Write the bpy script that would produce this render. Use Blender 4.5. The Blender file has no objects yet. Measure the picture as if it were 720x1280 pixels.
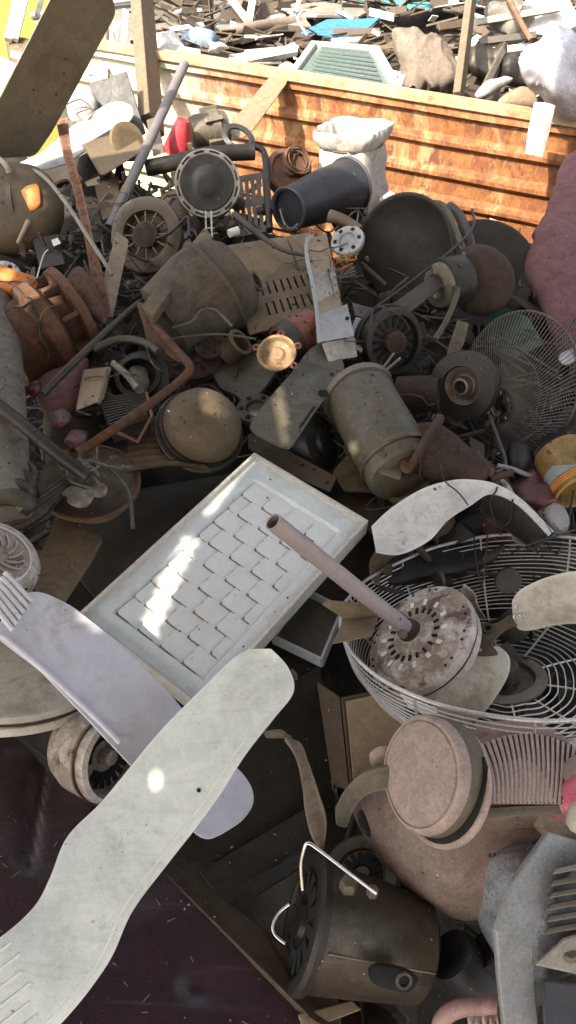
import bpy, bmesh, math, random
from mathutils import Vector as V, Matrix, noise
R_ = math.radians
random.seed(7)
S = bpy.context.scene
COL = S.collection

# ------------------------------------------------------------------ camera
PITCH = R_(40); FPX = 949.0; CAM = V((0, 0, 1.6))
FW = V((0, math.cos(PITCH), -math.sin(PITCH))); RT = V((1, 0, 0)); UP = V((0, math.sin(PITCH), math.cos(PITCH)))
cam = bpy.data.cameras.new('camera'); cam.sensor_fit = 'VERTICAL'
cam.angle = 2 * math.atan(640 / FPX); cam.clip_start = .02; cam.clip_end = 400
camo = bpy.data.objects.new('camera', cam); COL.objects.link(camo)
camo.location = CAM; camo.rotation_euler = (math.pi / 2 - PITCH, 0, 0); S.camera = camo

def ray(u, v): return FW + RT * ((u - 360) / FPX) + UP * ((640 - v) / FPX)
def Q(u, v, d): return CAM + ray(u, v) * d
DK = [(-200, 3.5), (0, 2.95), (60, 2.8), (100, 2.66), (150, 2.52), (200, 2.4), (300, 2.2), (400, 2.02), (500, 1.84), (600, 1.66), (700, 1.50), (850, 1.32),
      (1000, 1.18), (1100, 1.11), (1280, 1.03), (1500, .95)]
def D(v):
    for (a, da), (b, db) in zip(DK, DK[1:]):
        if v <= b: return da + (db - da) * (v - a) / (b - a)
    return DK[-1][1]
def H(u, v, o=0): return Q(u, v, D(v) - o)          # o: how far in front of the heap's skin
def imdir(a): return RT * math.cos(R_(a)) + UP * math.sin(R_(a))
def nrm(u, v, ang, tilt):
    r = ray(u, v).normalized(); s = imdir(ang); s = (s - r * s.dot(r)).normalized()
    return (-r * math.cos(R_(tilt)) + s * math.sin(R_(tilt))).normalized()
def basis(n, ref=None):
    n = n.normalized(); ref = ref or RT
    x = ref - n * ref.dot(n)
    if x.length < 1e-3: x = UP - n * UP.dot(n)
    x.normalize(); return x, n.cross(x), n
class Pl:
    def __init__(s, p, n): s.p, s.n = p, n.normalized()
    def at(s, u, v, h=0):
        r = ray(u, v); t = (s.p + s.n * h - CAM).dot(s.n) / r.dot(s.n); return CAM + r * t
def pl(u, v, o, ang=90, tilt=30): return Pl(H(u, v, o), nrm(u, v, ang, tilt))
def pl3(a, b, c):
    a, b, c = Q(*a), Q(*b), Q(*c); n = (b - a).cross(c - a)
    if n.dot(CAM - a) < 0: n = -n
    return Pl(a, n)

# ------------------------------------------------------------------ materials
M = {}
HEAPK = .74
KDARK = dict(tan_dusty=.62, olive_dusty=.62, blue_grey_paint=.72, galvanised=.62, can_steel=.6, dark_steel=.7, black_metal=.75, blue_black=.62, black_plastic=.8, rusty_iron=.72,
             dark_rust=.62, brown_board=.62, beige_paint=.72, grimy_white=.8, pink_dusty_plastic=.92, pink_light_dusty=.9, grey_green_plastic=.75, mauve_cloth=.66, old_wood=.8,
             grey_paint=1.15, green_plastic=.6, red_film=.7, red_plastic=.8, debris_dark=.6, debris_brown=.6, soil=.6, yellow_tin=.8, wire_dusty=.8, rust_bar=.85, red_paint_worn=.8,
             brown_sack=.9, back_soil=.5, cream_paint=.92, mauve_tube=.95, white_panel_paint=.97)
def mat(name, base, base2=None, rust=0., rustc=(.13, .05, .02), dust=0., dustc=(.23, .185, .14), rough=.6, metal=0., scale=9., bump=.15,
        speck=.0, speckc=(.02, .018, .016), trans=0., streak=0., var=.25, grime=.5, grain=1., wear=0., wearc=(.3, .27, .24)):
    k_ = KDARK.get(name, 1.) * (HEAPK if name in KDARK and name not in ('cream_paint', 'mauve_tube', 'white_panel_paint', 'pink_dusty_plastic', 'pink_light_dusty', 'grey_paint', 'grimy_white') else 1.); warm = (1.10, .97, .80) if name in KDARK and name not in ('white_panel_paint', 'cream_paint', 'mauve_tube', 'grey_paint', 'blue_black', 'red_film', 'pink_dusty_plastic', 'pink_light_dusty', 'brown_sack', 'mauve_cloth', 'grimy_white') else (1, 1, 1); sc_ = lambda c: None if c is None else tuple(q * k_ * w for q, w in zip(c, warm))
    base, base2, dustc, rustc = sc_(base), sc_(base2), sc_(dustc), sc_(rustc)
    m = bpy.data.materials.new(name); m.use_nodes = True; nt = m.node_tree; N = nt.nodes; L = nt.links
    bs = N['Principled BSDF']
    def n(t, **k):
        x = N.new(t)
        for a, b in k.items(): setattr(x, a, b)
        return x
    def math_(op, a, b=None, c=None):
        x = n('ShaderNodeMath', operation=op)
        for i, q in enumerate((a, b, c)):
            if q is None: continue
            if isinstance(q, (int, float)): x.inputs[i].default_value = q
            else: L.new(q, x.inputs[i])
        return x.outputs[0]
    tc = n('ShaderNodeTexCoord'); oi = n('ShaderNodeObjectInfo')
    ad = n('ShaderNodeVectorMath', operation='ADD'); L.new(tc.outputs['Object'], ad.inputs[0])
    cmb = n('ShaderNodeCombineXYZ'); mu = math_('MULTIPLY', oi.outputs['Random'], 37.)
    for i in range(3): L.new(mu, cmb.inputs[i])
    L.new(cmb.outputs[0], ad.inputs[1]); vec = ad.outputs[0]
    def noi(sc, det=6, ro=.6, v=vec, dist=0.):
        x = n('ShaderNodeTexNoise'); x.inputs['Scale'].default_value = sc; x.inputs['Detail'].default_value = det
        x.inputs['Roughness'].default_value = ro; x.inputs['Distortion'].default_value = dist; L.new(v, x.inputs['Vector']); return x.outputs['Fac']
    def ramp(f, lo, hi):
        x = n('ShaderNodeMapRange'); x.clamp = True; x.interpolation_type = 'SMOOTHSTEP'
        x.inputs[1].default_value = lo; x.inputs[2].default_value = hi; L.new(f, x.inputs[0]); return x.outputs[0]
    def mix(f, a, b, mode='MIX'):
        x = n('ShaderNodeMix', data_type='RGBA', blend_type=mode)
        if isinstance(f, (int, float)): x.inputs[0].default_value = f
        else: L.new(f, x.inputs[0])
        for i, q in ((6, a), (7, b)):
            if isinstance(q, tuple): x.inputs[i].default_value = (*q, 1)
            else: L.new(q, x.inputs[i])
        return x.outputs[2]
    big = noi(scale * .9, 6, .65, dist=.5); mid = noi(scale * 5, 9, .70, dist=.7); fine = noi(scale * 26, 7, .75); grit = noi(420., 3, .7)
    b2 = base2 or tuple(c * (1 - var) for c in base)
    c = mix(ramp(mid, .42, .58), base, b2)
    c = mix(math_('MULTIPLY', ramp(fine, .45, .62), .5 * grain), c, tuple(q * .55 for q in base)); rough_add = fine
    if dust > 0:
        t = .72 - .42 * dust
        dm = math_('MULTIPLY', ramp(math_('ADD', math_('MULTIPLY', big, .55), math_('MULTIPLY', mid, .45)), t - .07, t + .07), min(1, .45 + .5 * dust))
        c = mix(dm, c, mix(ramp(fine, .3, .7), dustc, tuple(q * .7 for q in dustc)))
    if streak > 0:
        mp = n('ShaderNodeMapping'); mp.inputs['Scale'].default_value = (1., 14., 1.5); mp.inputs['Rotation'].default_value = (.3, .5, .6); L.new(vec, mp.inputs['Vector'])
        sm = math_('MULTIPLY', ramp(noi(scale * 1.6, 8, .7, mp.outputs[0]), .545, .63), streak)
        c = mix(sm, c, tuple(q * .8 for q in dustc))
    if rust > 0:
        t = .70 - .38 * rust
        rn = noi(scale * 1.7, 10, .72, dist=.8); rm = ramp(rn, t - .03, t + .05)
        rc = mix(ramp(noi(scale * 8, 6, .7), .35, .65), rustc, tuple(q * .35 for q in rustc))
        c = mix(rm, c, rc)
    if speck > 0:
        sp = ramp(noi(scale * 22, 3, .6), .76 - .14 * speck, .80 - .12 * speck)
        c = mix(math_('MULTIPLY', sp, ramp(big, .35, .6)), c, speckc)
    if grime > 0:
        g1 = noi(scale * 1.1, 9, .7, dist=1.2); g2 = noi(scale * 6, 6, .75)
        gm = math_('MULTIPLY', ramp(math_('ADD', math_('MULTIPLY', g1, .7), math_('MULTIPLY', g2, .3)), .48, .64), grime)
        c = mix(gm, c, (.32, .27, .22), 'MULTIPLY')
        if wear >= 0:
            ge = n('ShaderNodeNewGeometry'); wm = math_('MULTIPLY', ramp(math_('ADD', ge.outputs['Pointiness'], math_('MULTIPLY', math_('SUBTRACT', g2, .5), .10)), .53, .60), .45 + wear)
            c = mix(wm, c, tuple(min(.8, q * 1.7 + .03) for q in base))
    gv = n('ShaderNodeMapRange'); L.new(grit, gv.inputs[0]); gv.inputs[1].default_value = .3; gv.inputs[2].default_value = .7; gv.inputs[3].default_value = 1 - .22 * grain; gv.inputs[4].default_value = 1 + .22 * grain
    gg = n('ShaderNodeVectorMath', operation='SCALE'); L.new(c, gg.inputs[0]); L.new(gv.outputs[0], gg.inputs['Scale']); c = gg.outputs[0]
    L.new(c, bs.inputs['Base Color'])
    ro = n('ShaderNodeMapRange'); L.new(mid, ro.inputs[0]); ro.inputs[1].default_value = .3; ro.inputs[2].default_value = .7
    ro.inputs[3].default_value = max(.08, rough - .14); ro.inputs[4].default_value = min(1, rough + .14); L.new(ro.outputs[0], bs.inputs['Roughness'])
    bs.inputs['Metallic'].default_value = metal
    if trans: bs.inputs['Transmission Weight'].default_value = trans
    if bump:
        bp = n('ShaderNodeBump'); bp.inputs['Strength'].default_value = bump; bp.inputs['Distance'].default_value = .004
        L.new(math_('ADD', math_('ADD', mid, math_('MULTIPLY', fine, .6)), math_('MULTIPLY', grit, .25 * grain)), bp.inputs['Height']); L.new(bp.outputs[0], bs.inputs['Normal'])
    M[name] = m; return m
T = dict
mat('white_green_paint', grime=0.2, grain=.22, base= (.71, .755, .735), base2=(.63, .68, .66), dust=.25, dustc=(.42, .36, .28), rough=.42, scale=7, bump=.08, streak=.16, speck=.5, speckc=(.28, .22, .17))
mat('white_lilac_plastic', grime=0.2, grain=.22, base= (.60, .61, .70), base2=(.55, .56, .65), dust=.32, dustc=(.42, .35, .28), rough=.40, scale=5, bump=.04, speck=.2, speckc=(.25, .12, .1))
mat('white_panel_paint', grime=0.2, grain=.22, base= (.66, .72, .74), base2=(.60, .66, .68), dust=.10, dustc=(.42, .35, .27), rough=.40, scale=6, bump=.05, rust=.05, rustc=(.2, .12, .08))
mat('panel_edge_paint', (.50, .48, .43), (.44, .41, .36), dust=.35, dustc=(.33, .27, .2), rough=.55, scale=8, rust=.14, rustc=(.14, .08, .05))
mat('old_white_paint', (.58, .55, .51), (.46, .42, .37), dust=.62, dustc=(.25, .175, .125), rough=.5, scale=10, rust=.30, rustc=(.15, .09, .06))
mat('peeling_white', (.64, .64, .63), (.56, .55, .54), dust=.3, dustc=(.36, .28, .22), rough=.45, scale=8, rust=.2, rustc=(.24, .17, .13), grain=.3, grime=.25)
mat('grimy_white', (.42, .40, .36), (.33, .30, .26), dust=.6, dustc=(.16, .12, .09), rough=.6, scale=9)
mat('cream_paint', grain=.5, base=(.60, .56, .46), base2=(.53, .49, .40), dust=.25, dustc=(.36, .29, .2), rough=.45, scale=6, bump=.05, speck=.2)
mat('beige_paint', (.40, .34, .25), (.33, .28, .21), dust=.3, dustc=(.24, .18, .12), rough=.55, scale=8, speck=.2)
mat('tan_dusty', (.26, .21, .14), (.19, .155, .10), dust=.4, rough=.7, scale=7, speck=.4, rust=.08)
mat('olive_dusty', (.20, .165, .115), (.145, .12, .085), dust=.45, dustc=(.24, .19, .12), rough=.65, scale=5, rust=.15, speck=.3)
mat('mauve_tube', grain=.4, base=(.27, .235, .245), base2=(.22, .19, .2), dust=.25, dustc=(.3, .25, .23), rough=.42, scale=10, metal=.15, bump=.05)
mat('pink_dusty_plastic', (.33, .225, .195), (.27, .19, .165), dust=.5, dustc=(.29, .225, .18), rough=.62, scale=6, speck=.75, bump=.12)
mat('pink_light_dusty', (.42, .33, .29), (.35, .27, .24), dust=.35, dustc=(.28, .21, .16), rough=.6, scale=6, speck=.5)
mat('grey_green_plastic', (.20, .20, .18), (.14, .14, .13), dust=.5, dustc=(.28, .24, .2), rough=.6, scale=9, speck=.4)
mat('bright_pink', (.62, .13, .20), (.5, .12, .17), dust=.3, dustc=(.5, .36, .27), rough=.35, scale=8, bump=.05)
mat('dull_pink', (.42, .25, .23), (.36, .22, .2), dust=.3, rough=.5, scale=8)
mat('dark_steel', (.085, .085, .085), (.055, .055, .055), rust=.16, dust=.5, dustc=(.17, .145, .12), rough=.5, metal=.35, scale=7)
mat('can_steel', (.19, .18, .165), (.14, .13, .12), rust=.14, dust=.5, dustc=(.2, .165, .13), rough=.42, metal=.5, scale=5, streak=.3)
mat('bright_steel', (.62, .62, .63), (.5, .5, .5), grime=.1, grain=.2, rough=.22, metal=1., scale=10, bump=.03)
mat('chrome_dull', (.46, .50, .56), (.28, .30, .33), dust=.25, dustc=(.3, .29, .28), rough=.36, metal=.45, scale=9, bump=.25)
mat('grey_paint', (.225, .235, .245), (.19, .195, .2), dust=.35, dustc=(.28, .255, .23), rough=.42, scale=6, bump=.06)
mat('blue_grey_paint', rust=.14, base=(.175, .185, .165), base2=(.13, .14, .135), dust=.55, dustc=(.19, .165, .12), rough=.5, scale=6, speck=.35)
mat('galvanised', (.30, .29, .26), (.23, .22, .2), dust=.45, dustc=(.24, .195, .14), rough=.45, metal=.35, scale=7, speck=.5, rust=.1)
mat('mottled_pipe', (.17, .155, .125), (.10, .092, .078), dust=.5, dustc=(.2, .165, .12), rough=.7, scale=11, speck=.5, grime=.8, bump=.3)
mat('fin_grey', (.29, .27, .235), (.22, .205, .18), dust=.5, dustc=(.30, .26, .2), rough=.6, scale=9)
mat('shadow_cloth', (.05, .04, .042), (.035, .03, .03), rough=.8)
mat('groove_shade', (.16, .13, .11), (.10, .08, .07), rough=.9)  # dark colour for the painted brick-edge shadows
mat('rail_paint', (.27, .225, .145), (.21, .16, .09), rust=.5, rustc=(.40, .18, .06), dust=.3, dustc=(.36, .3, .2), rough=.7, scale=6)
mat('lit_sack', (.48, .46, .42), (.4, .38, .35), dust=.25, dustc=(.4, .35, .28), rough=.9, scale=9, bump=.25)
mat('grey_tan', (.20, .175, .125), (.165, .145, .10), dust=.3, dustc=(.22, .19, .13), rough=.6, scale=5, grain=.4, speck=.3)
mat('grey_pole', (.12, .11, .112), (.09, .085, .085), dust=.3, rough=.5, metal=.2, scale=8)
mat('bright_red', (.42, .035, .045), (.34, .03, .04), dust=.2, rough=.4, scale=8)
mat('crusted_iron', (.045, .038, .03), (.03, .026, .02), dust=.62, dustc=(.14, .11, .078), rough=.85, scale=7, speck=.6, speckc=(.16, .13, .1), bump=.6, rust=.12, rustc=(.09, .05, .025))
mat('tan_bronze', (.27, .165, .085), (.2, .12, .06), dust=.4, dustc=(.27, .2, .13), rough=.6, scale=12, rust=.2)
mat('tar_black', (.018, .016, .015), (.012, .011, .01), dust=.3, dustc=(.05, .042, .035), rough=.5, scale=9)
mat('wire_zinc', (.70, .68, .66), (.58, .55, .53), grime=.25, dust=.2, rough=.38, metal=.55, scale=14, bump=.05, rust=.05)
mat('wire_dusty', (.15, .145, .15), (.11, .105, .11), dust=.15, rough=.6, metal=.3, scale=14, bump=.05)
mat('black_plastic', (.022, .022, .024), (.03, .03, .03), dust=.3, dustc=(.09, .08, .07), rough=.5, scale=8)
mat('black_metal', (.04, .037, .033), (.028, .026, .024), dust=.3, dustc=(.075, .062, .05), rough=.5, metal=.3, scale=6, rust=.1, rustc=(.08, .04, .02))
mat('void_black', (.008, .008, .008), rough=.9, bump=0, grime=0)
mat('blue_black', (.04, .042, .058), (.03, .03, .042), dust=.35, dustc=(.11, .1, .1), rough=.45, scale=7)
mat('maroon_enamel', (.040, .021, .030), (.032, .018, .026), dust=.3, dustc=(.11, .085, .09), rough=.30, scale=4, bump=.05, speck=.3, speckc=(.2, .17, .16), streak=.4, grain=.5)
mat('brown_board', (.13, .095, .062), (.10, .075, .05), dust=.3, dustc=(.17, .13, .09), rough=.75, scale=7, speck=.3)
mat('rusty_iron', (.15, .075, .04), (.10, .05, .03), rust=.5, rustc=(.22, .09, .035), dust=.3, dustc=(.2, .14, .1), rough=.8, scale=9, bump=.5)
mat('dark_rust', (.085, .05, .034), (.055, .035, .026), rust=.28, rustc=(.13, .065, .035), dust=.35, dustc=(.15, .11, .08), rough=.8, scale=9, bump=.5)
mat('rust_bar', (.27, .14, .09), (.2, .11, .075), rust=.45, rustc=(.2, .075, .03), dust=.3, dustc=(.38, .29, .22), rough=.8, scale=16, bump=.5)
mat('orange_paint', (.62, .19, .035), (.5, .15, .03), rust=.3, rustc=(.2, .07, .03), rough=.6, scale=9)
mat('red_plastic', (.30, .06, .06), (.2, .05, .05), dust=.5, dustc=(.25, .15, .13), rough=.4, scale=8)
mat('red_film', (.26, .055, .055), (.17, .05, .05), dust=.4, dustc=(.24, .17, .16), rough=.28, scale=12, bump=.4)
mat('red_paint_worn', (.30, .10, .075), (.22, .09, .07), dust=.4, rust=.2, rough=.6, scale=10)
mat('yellow_tin', (.42, .29, .06), (.36, .25, .055), dust=.45, rust=.15, rough=.45, scale=9)
mat('green_plastic', (.03, .17, .11), (.025, .12, .08), dust=.3, dustc=(.09, .09, .07), rough=.5, scale=8)
mat('mauve_cloth', (.33, .15, .155), (.26, .12, .125), dust=.3, dustc=(.33, .22, .2), rough=.9, scale=7, bump=.35)
mat('white_sack', (.60, .58, .55), (.52, .50, .47), dust=.15, rough=.85, scale=9, bump=.25)
mat('lilac_sack', (.50, .49, .54), (.43, .42, .47), dust=.1, rough=.8, scale=7, bump=.25)
mat('brown_sack', (.28, .22, .17), (.23, .18, .14), dust=.3, rough=.9, scale=12, bump=.5)
mat('old_wood', (.20, .16, .115), (.14, .11, .08), dust=.3, dustc=(.28, .23, .18), rough=.85, scale=9, streak=.4, bump=.35)
mat('bleached_wood', (.42, .36, .27), (.32, .27, .2), dust=.3, rough=.85, scale=9, bump=.3)
mat('white_sheet', grime=0.14, base= (.40, .39, .365), base2=(.28, .27, .25), dust=.25, rough=.5, scale=6)
mat('teal_sheet', (.10, .36, .36), (.08, .28, .29), dust=.3, rough=.5, scale=6)
mat('blue_sheet', (.05, .22, .42), (.045, .17, .33), dust=.3, rough=.5, scale=6)
mat('blue_cloth', (.22, .30, .40), (.16, .22, .3), dust=.3, rough=.9, scale=8, bump=.3)
mat('greenish_glass', (.085, .115, .105), (.06, .085, .078), dust=.3, rough=.2, scale=6)
mat('grey_trough', (.20, .185, .155), (.15, .14, .115), dust=.4, dustc=(.25, .22, .17), rough=.6, scale=5)
mat('yellow_wall_paint', grime=0.1, base= (.60, .42, .09), base2=(.54, .36, .07), dust=.25, dustc=(.6, .5, .3), rough=.8, scale=3)
mat('copper_wire', (.36, .14, .06), (.25, .1, .05), rough=.45, metal=.6, scale=14)
mat('silver_foil', (.55, .55, .56), (.42, .42, .43), dust=.2, rough=.4, metal=.5, scale=12)
mat('debris_dark', (.05, .045, .04), (.03, .028, .026), dust=.45, dustc=(.11, .085, .065), rough=.75, scale=12, rust=.2, rustc=(.09, .045, .025))
mat('debris_brown', (.11, .085, .062), (.075, .06, .045), dust=.4, dustc=(.16, .125, .09), rough=.8, scale=12, rust=.3, rustc=(.12, .06, .03))
mat('soil', (.045, .036, .028), (.03, .025, .02), dust=.4, dustc=(.08, .06, .045), rough=.9, scale=6, bump=.5)
mat('back_soil', (.12, .10, .08), (.07, .06, .05), dust=.4, rough=.9, scale=6, bump=.5)
mat('tin_roof', (.30, .28, .26), rough=.5, metal=.4)
mat('clay_ground', (.30, .24, .17), (.24, .19, .13), rough=.9, scale=2)
def wall_rust():
    m = mat('rusted_wall_paint', (.31, .125, .040), (.20, .070, .026), rough=.75, scale=5, bump=.4); nt = m.node_tree; N, L = nt.nodes, nt.links
    bs = N['Principled BSDF']; src = bs.inputs['Base Color'].links[0].from_socket
    tc = N.new('ShaderNodeTexCoord'); mp = N.new('ShaderNodeMapping'); mp.inputs['Scale'].default_value = (1.5, 1.5, .8); L.new(tc.outputs['Object'], mp.inputs[0])
    def noi(s, d, r, dist=0):
        x = N.new('ShaderNodeTexNoise'); x.inputs['Scale'].default_value = s; x.inputs['Detail'].default_value = d; x.inputs['Roughness'].default_value = r
        x.inputs['Distortion'].default_value = dist; L.new(mp.outputs[0], x.inputs['Vector']); return x.outputs['Fac']
    def ramp(f, a, b):
        x = N.new('ShaderNodeMapRange'); x.interpolation_type = 'SMOOTHSTEP'; x.inputs[1].default_value = a; x.inputs[2].default_value = b; L.new(f, x.inputs[0]); return x.outputs[0]
    def mix(f, a, b):
        x = N.new('ShaderNodeMix'); x.data_type = 'RGBA'; L.new(f, x.inputs[0]); L.new(a, x.inputs[6])
        x.inputs[7].default_value = (*b, 1); return x.outputs[2]
    c = mix(ramp(noi(4.5, 10, .72, 1.0), .50, .62), src, (.40, .235, .11))          # faded primer
    c = mix(ramp(noi(16, 8, .75, .6), .52, .62), c, (.13, .045, .02))               # deep rust
    sx = N.new('ShaderNodeSeparateXYZ'); L.new(tc.outputs['Object'], sx.inputs[0])
    w = N.new('ShaderNodeMath'); w.operation = 'MULTIPLY_ADD'; L.new(noi(3.5, 9, .7), w.inputs[0]); w.inputs[1].default_value = 1.5; L.new(sx.outputs[0], w.inputs[2])
    x = N.new('ShaderNodeMapRange'); x.interpolation_type = 'SMOOTHSTEP'; L.new(w.outputs[0], x.inputs[0])
    x.inputs[1].default_value = .66; x.inputs[2].default_value = .30
    c = mix(x.outputs[0], c, (.46, .41, .31))                                          # the end where the pale paint survives
    c = mix(ramp(noi(28, 8, .8), .58, .67), c, (.36, .15, .04))
    L.new(c, bs.inputs['Base Color'])
wall_rust()

# ------------------------------------------------------------------ mesh builder
def catmull(P, n, closed=False):
    out = []; k = len(P); segs = k if closed else k - 1
    for i in range(segs):
        g = lambda j: P[j % k] if closed else P[max(0, min(k - 1, j))]
        a, b, c, d = g(i - 1), g(i), g(i + 1), g(i + 2)
        for s in range(n):
            t = s / n; out.append(.5 * ((2 * b) + (c - a) * t + (2 * a - 5 * b + 4 * c - d) * t * t + (3 * b - a - 3 * c + d) * t ** 3))
    if not closed: out.append(P[-1].copy())
    return out
def rounded(pts, r, n=4):
    """polygon of 2-D or 3-D points with its corners rounded by length r"""
    out = []; k = len(pts)
    for i in range(k):
        a, b, c = pts[i - 1], pts[i], pts[(i + 1) % k]
        ra = min(r, (a - b).length * .45); rc = min(r, (c - b).length * .45)
        p = b + (a - b).normalized() * ra; q = b + (c - b).normalized() * rc
        for j in range(n + 1):
            t = j / n; out.append((p * (1 - t) + b * t) * (1 - t) + (b * (1 - t) + q * t) * t)
    return out
class MB:
    def __init__(s): s.v = []; s.f = []
    def add(s, vs, fs):
        o = len(s.v); s.v += [V(p) for p in vs]; s.f += [tuple(i + o for i in f) for f in fs]; return s
    def lathe(s, A, n, prof, seg=40, ref=None, cap=(True, True), scale=(1, 1), a0=0., a1=360., sq=0, fold=0., fsc=12.):
        x, y, z = basis(n, ref); vs = []; full = a1 - a0 > 359; m = seg if full else seg + 1
        for h, r in prof:
            for k in range(m):
                a = R_(a0 + (a1 - a0) * k / seg)
                if sq: r_ = r; r = r_ / (abs(math.cos(a)) ** sq + abs(math.sin(a)) ** sq) ** (1 / sq)
                vs.append(A + z * h + x * (r * scale[0] * math.cos(a)) + y * (r * scale[1] * math.sin(a)))
                if sq: r = r_
                if seg >= 30 and r > .03 and not fold: vs[-1] = vs[-1] + noise.noise_vector(vs[-1] * 13.) * min(.0032, r * .04)
                if fold: q = vs[-1]; e = x * math.cos(a) + y * math.sin(a); vs[-1] = q + (e + z * .3) * fold * ((.4 - abs(noise.noise(q * fsc))) * 1.6 + (.4 - abs(noise.noise(q * fsc * 2.3))) * .8)
        fs = []
        for i in range(len(prof) - 1):
            for k in range(seg):
                k2 = (k + 1) % m; fs.append((i * m + k, i * m + k2, (i + 1) * m + k2, (i + 1) * m + k))
        if cap[0] and prof[0][1] > 1e-6: fs.append(tuple(range(m))[::-1])
        if cap[1] and prof[-1][1] > 1e-6: fs.append(tuple((len(prof) - 1) * m + k for k in range(m)))
        return s.add(vs, fs)
    def tube(s, pts, r, seg=8, smooth=0, closed=False, cap=True):
        P = catmull(pts, smooth, closed) if smooth else list(pts); k = len(P); vs = []; fs = []; up = None
        for i, p in enumerate(P):
            t = (P[(i + 1) % k] - P[i - 1]) if closed else (P[min(i + 1, k - 1)] - P[max(i - 1, 0)])
            if t.length < 1e-9: t = V((0, 0, 1))
            t.normalize()
            if up is None: up = t.orthogonal()
            up = up - t * up.dot(t); up = up.normalized() if up.length > 1e-6 else t.orthogonal().normalized()
            b = t.cross(up); rr = r(i / max(1, k - 1)) if callable(r) else r
            for j in range(seg):
                a = 2 * math.pi * j / seg; vs.append(p + (up * math.cos(a) + b * math.sin(a)) * rr)
        for i in range(k if closed else k - 1):
            for j in range(seg):
                i2 = (i + 1) % k; fs.append((i * seg + j, i * seg + (j + 1) % seg, i2 * seg + (j + 1) % seg, i2 * seg + j))
        if cap and not closed: fs += [tuple(range(seg))[::-1], tuple((k - 1) * seg + j for j in range(seg))]
        return s.add(vs, fs)
    def ring(s, C, n, r, w, seg=64, cs=6, ref=None, scale=(1, 1)):
        x, y, z = basis(n, ref)
        return s.tube([C + x * (r * scale[0] * math.cos(2 * math.pi * k / seg)) + y * (r * scale[1] * math.sin(2 * math.pi * k / seg)) for k in range(seg)], w, cs, closed=True)
    def prism(s, P, n, t):
        k = len(P); n = n.normalized(); vs = list(P) + [p - n * t for p in P]
        return s.add(vs, [tuple(range(k)), tuple(range(2 * k - 1, k - 1, -1))] + [(i, i + k, (i + 1) % k + k, (i + 1) % k) for i in range(k)])
    def box(s, c, x, y, z):
        vs = [c + x * a + y * b + z * d for d in (-1, 1) for a, b in ((-1, -1), (1, -1), (1, 1), (-1, 1))]
        return s.add(vs, [(3, 2, 1, 0), (4, 5, 6, 7), (0, 1, 5, 4), (1, 2, 6, 5), (2, 3, 7, 6), (3, 0, 4, 7)])
    def hexa(s, q, off):
        """quad q (4 points) pushed back by vector off"""
        return s.add(list(q) + [p + off for p in q], [(0, 1, 2, 3), (7, 6, 5, 4), (0, 4, 5, 1), (1, 5, 6, 2), (2, 6, 7, 3), (3, 7, 4, 0)])
    def ribbon(s, Ls, Rs, t, camber=0., nsm=6, m=6, noise_amp=0., nscale=9.):
        A = catmull(Ls, nsm) if nsm > 1 else Ls; B = catmull(Rs, nsm) if nsm > 1 else Rs; k = len(A); fr = []; bk = []
        for i in range(k):
            al = A[min(i + 1, k - 1)] + B[min(i + 1, k - 1)] - A[max(i - 1, 0)] - B[max(i - 1, 0)]; ac = B[i] - A[i]
            n = al.cross(ac)
            if n.length < 1e-9: n = CAM - A[i]
            n.normalize()
            if n.dot(CAM - A[i]) < 0: n = -n
            for j in range(m + 1):
                u = j / m; p = A[i] + ac * u + n * (camber * ac.length * (1 - (2 * u - 1) ** 2))
                if noise_amp: p = p + n * (noise.noise(p * nscale) * noise_amp)
                fr.append(p); bk.append(p - n * t)
        w = m + 1; o = len(fr); fs = []
        for i in range(k - 1):
            for j in range(m):
                a, b, c, d = i * w + j, i * w + j + 1, (i + 1) * w + j + 1, (i + 1) * w + j
                fs += [(a, b, c, d), (d + o, c + o, b + o, a + o)]
            fs += [(i * w, (i + 1) * w, (i + 1) * w + o, i * w + o), (i * w + m, i * w + m + o, (i + 1) * w + m + o, (i + 1) * w + m)]
        for i in (0, k - 1):
            for j in range(m): fs.append((i * w + j, i * w + j + o, i * w + j + 1 + o, i * w + j + 1))
        return s.add(fr + bk, fs)
    def puff(s, P, n, hf, hb, k=7, sm=5, p=2.3, amp=0., nsc=8., seed=0., flat=1., fold=0., fsc=7.):
        """closed rounded body over an outline: front bulge hf, back bulge hb"""
        n = n.normalized(); O = catmull(P, sm, True) if sm > 1 else P; c = sum(O, V((0, 0, 0))) / len(O); m = len(O); vs = []
        lv = []
        for i in range(k): 
            a = math.pi / 2 * i / k; lv.append((math.cos(a) ** (2 / p), math.sin(a) ** (2 / p)))
        rows = [(sc, -h * hb) for sc, h in reversed(lv[1:])] + [(sc, h * hf) for sc, h in lv]
        for sc, h in rows:
            for q in O:
                x = c + (q - c) * sc + n * h
                if fold:
                    y = V((x.x * fsc, x.y * fsc, x.z * fsc * .45)) + noise.noise_vector(x * 4 + V((seed, 0, 0))) * .9; e = (q - c).normalized() * max(.25, sc) + n * h
                    x = x + e * fold * ((.5 - abs(noise.noise(y))) * 1.6 + (.5 - abs(noise.noise(y * 2.3))) * .8 - .9)
                if amp: x = x + noise.noise_vector(x * nsc + V((seed, seed * 2, 0))) * amp
                vs.append(x)
        f, b = len(rows) * m, len(rows) * m + 1; vs += [c + n * hf * flat, c - n * hb]; fs = []
        for i in range(len(rows) - 1):
            for j in range(m): fs.append((i * m + j, i * m + (j + 1) % m, (i + 1) * m + (j + 1) % m, (i + 1) * m + j))
        for j in range(m):
            fs.append((b, (j + 1) % m, j)); fs.append((f, (len(rows) - 1) * m + j, (len(rows) - 1) * m + (j + 1) % m))
        return s.add(vs, fs)
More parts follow.
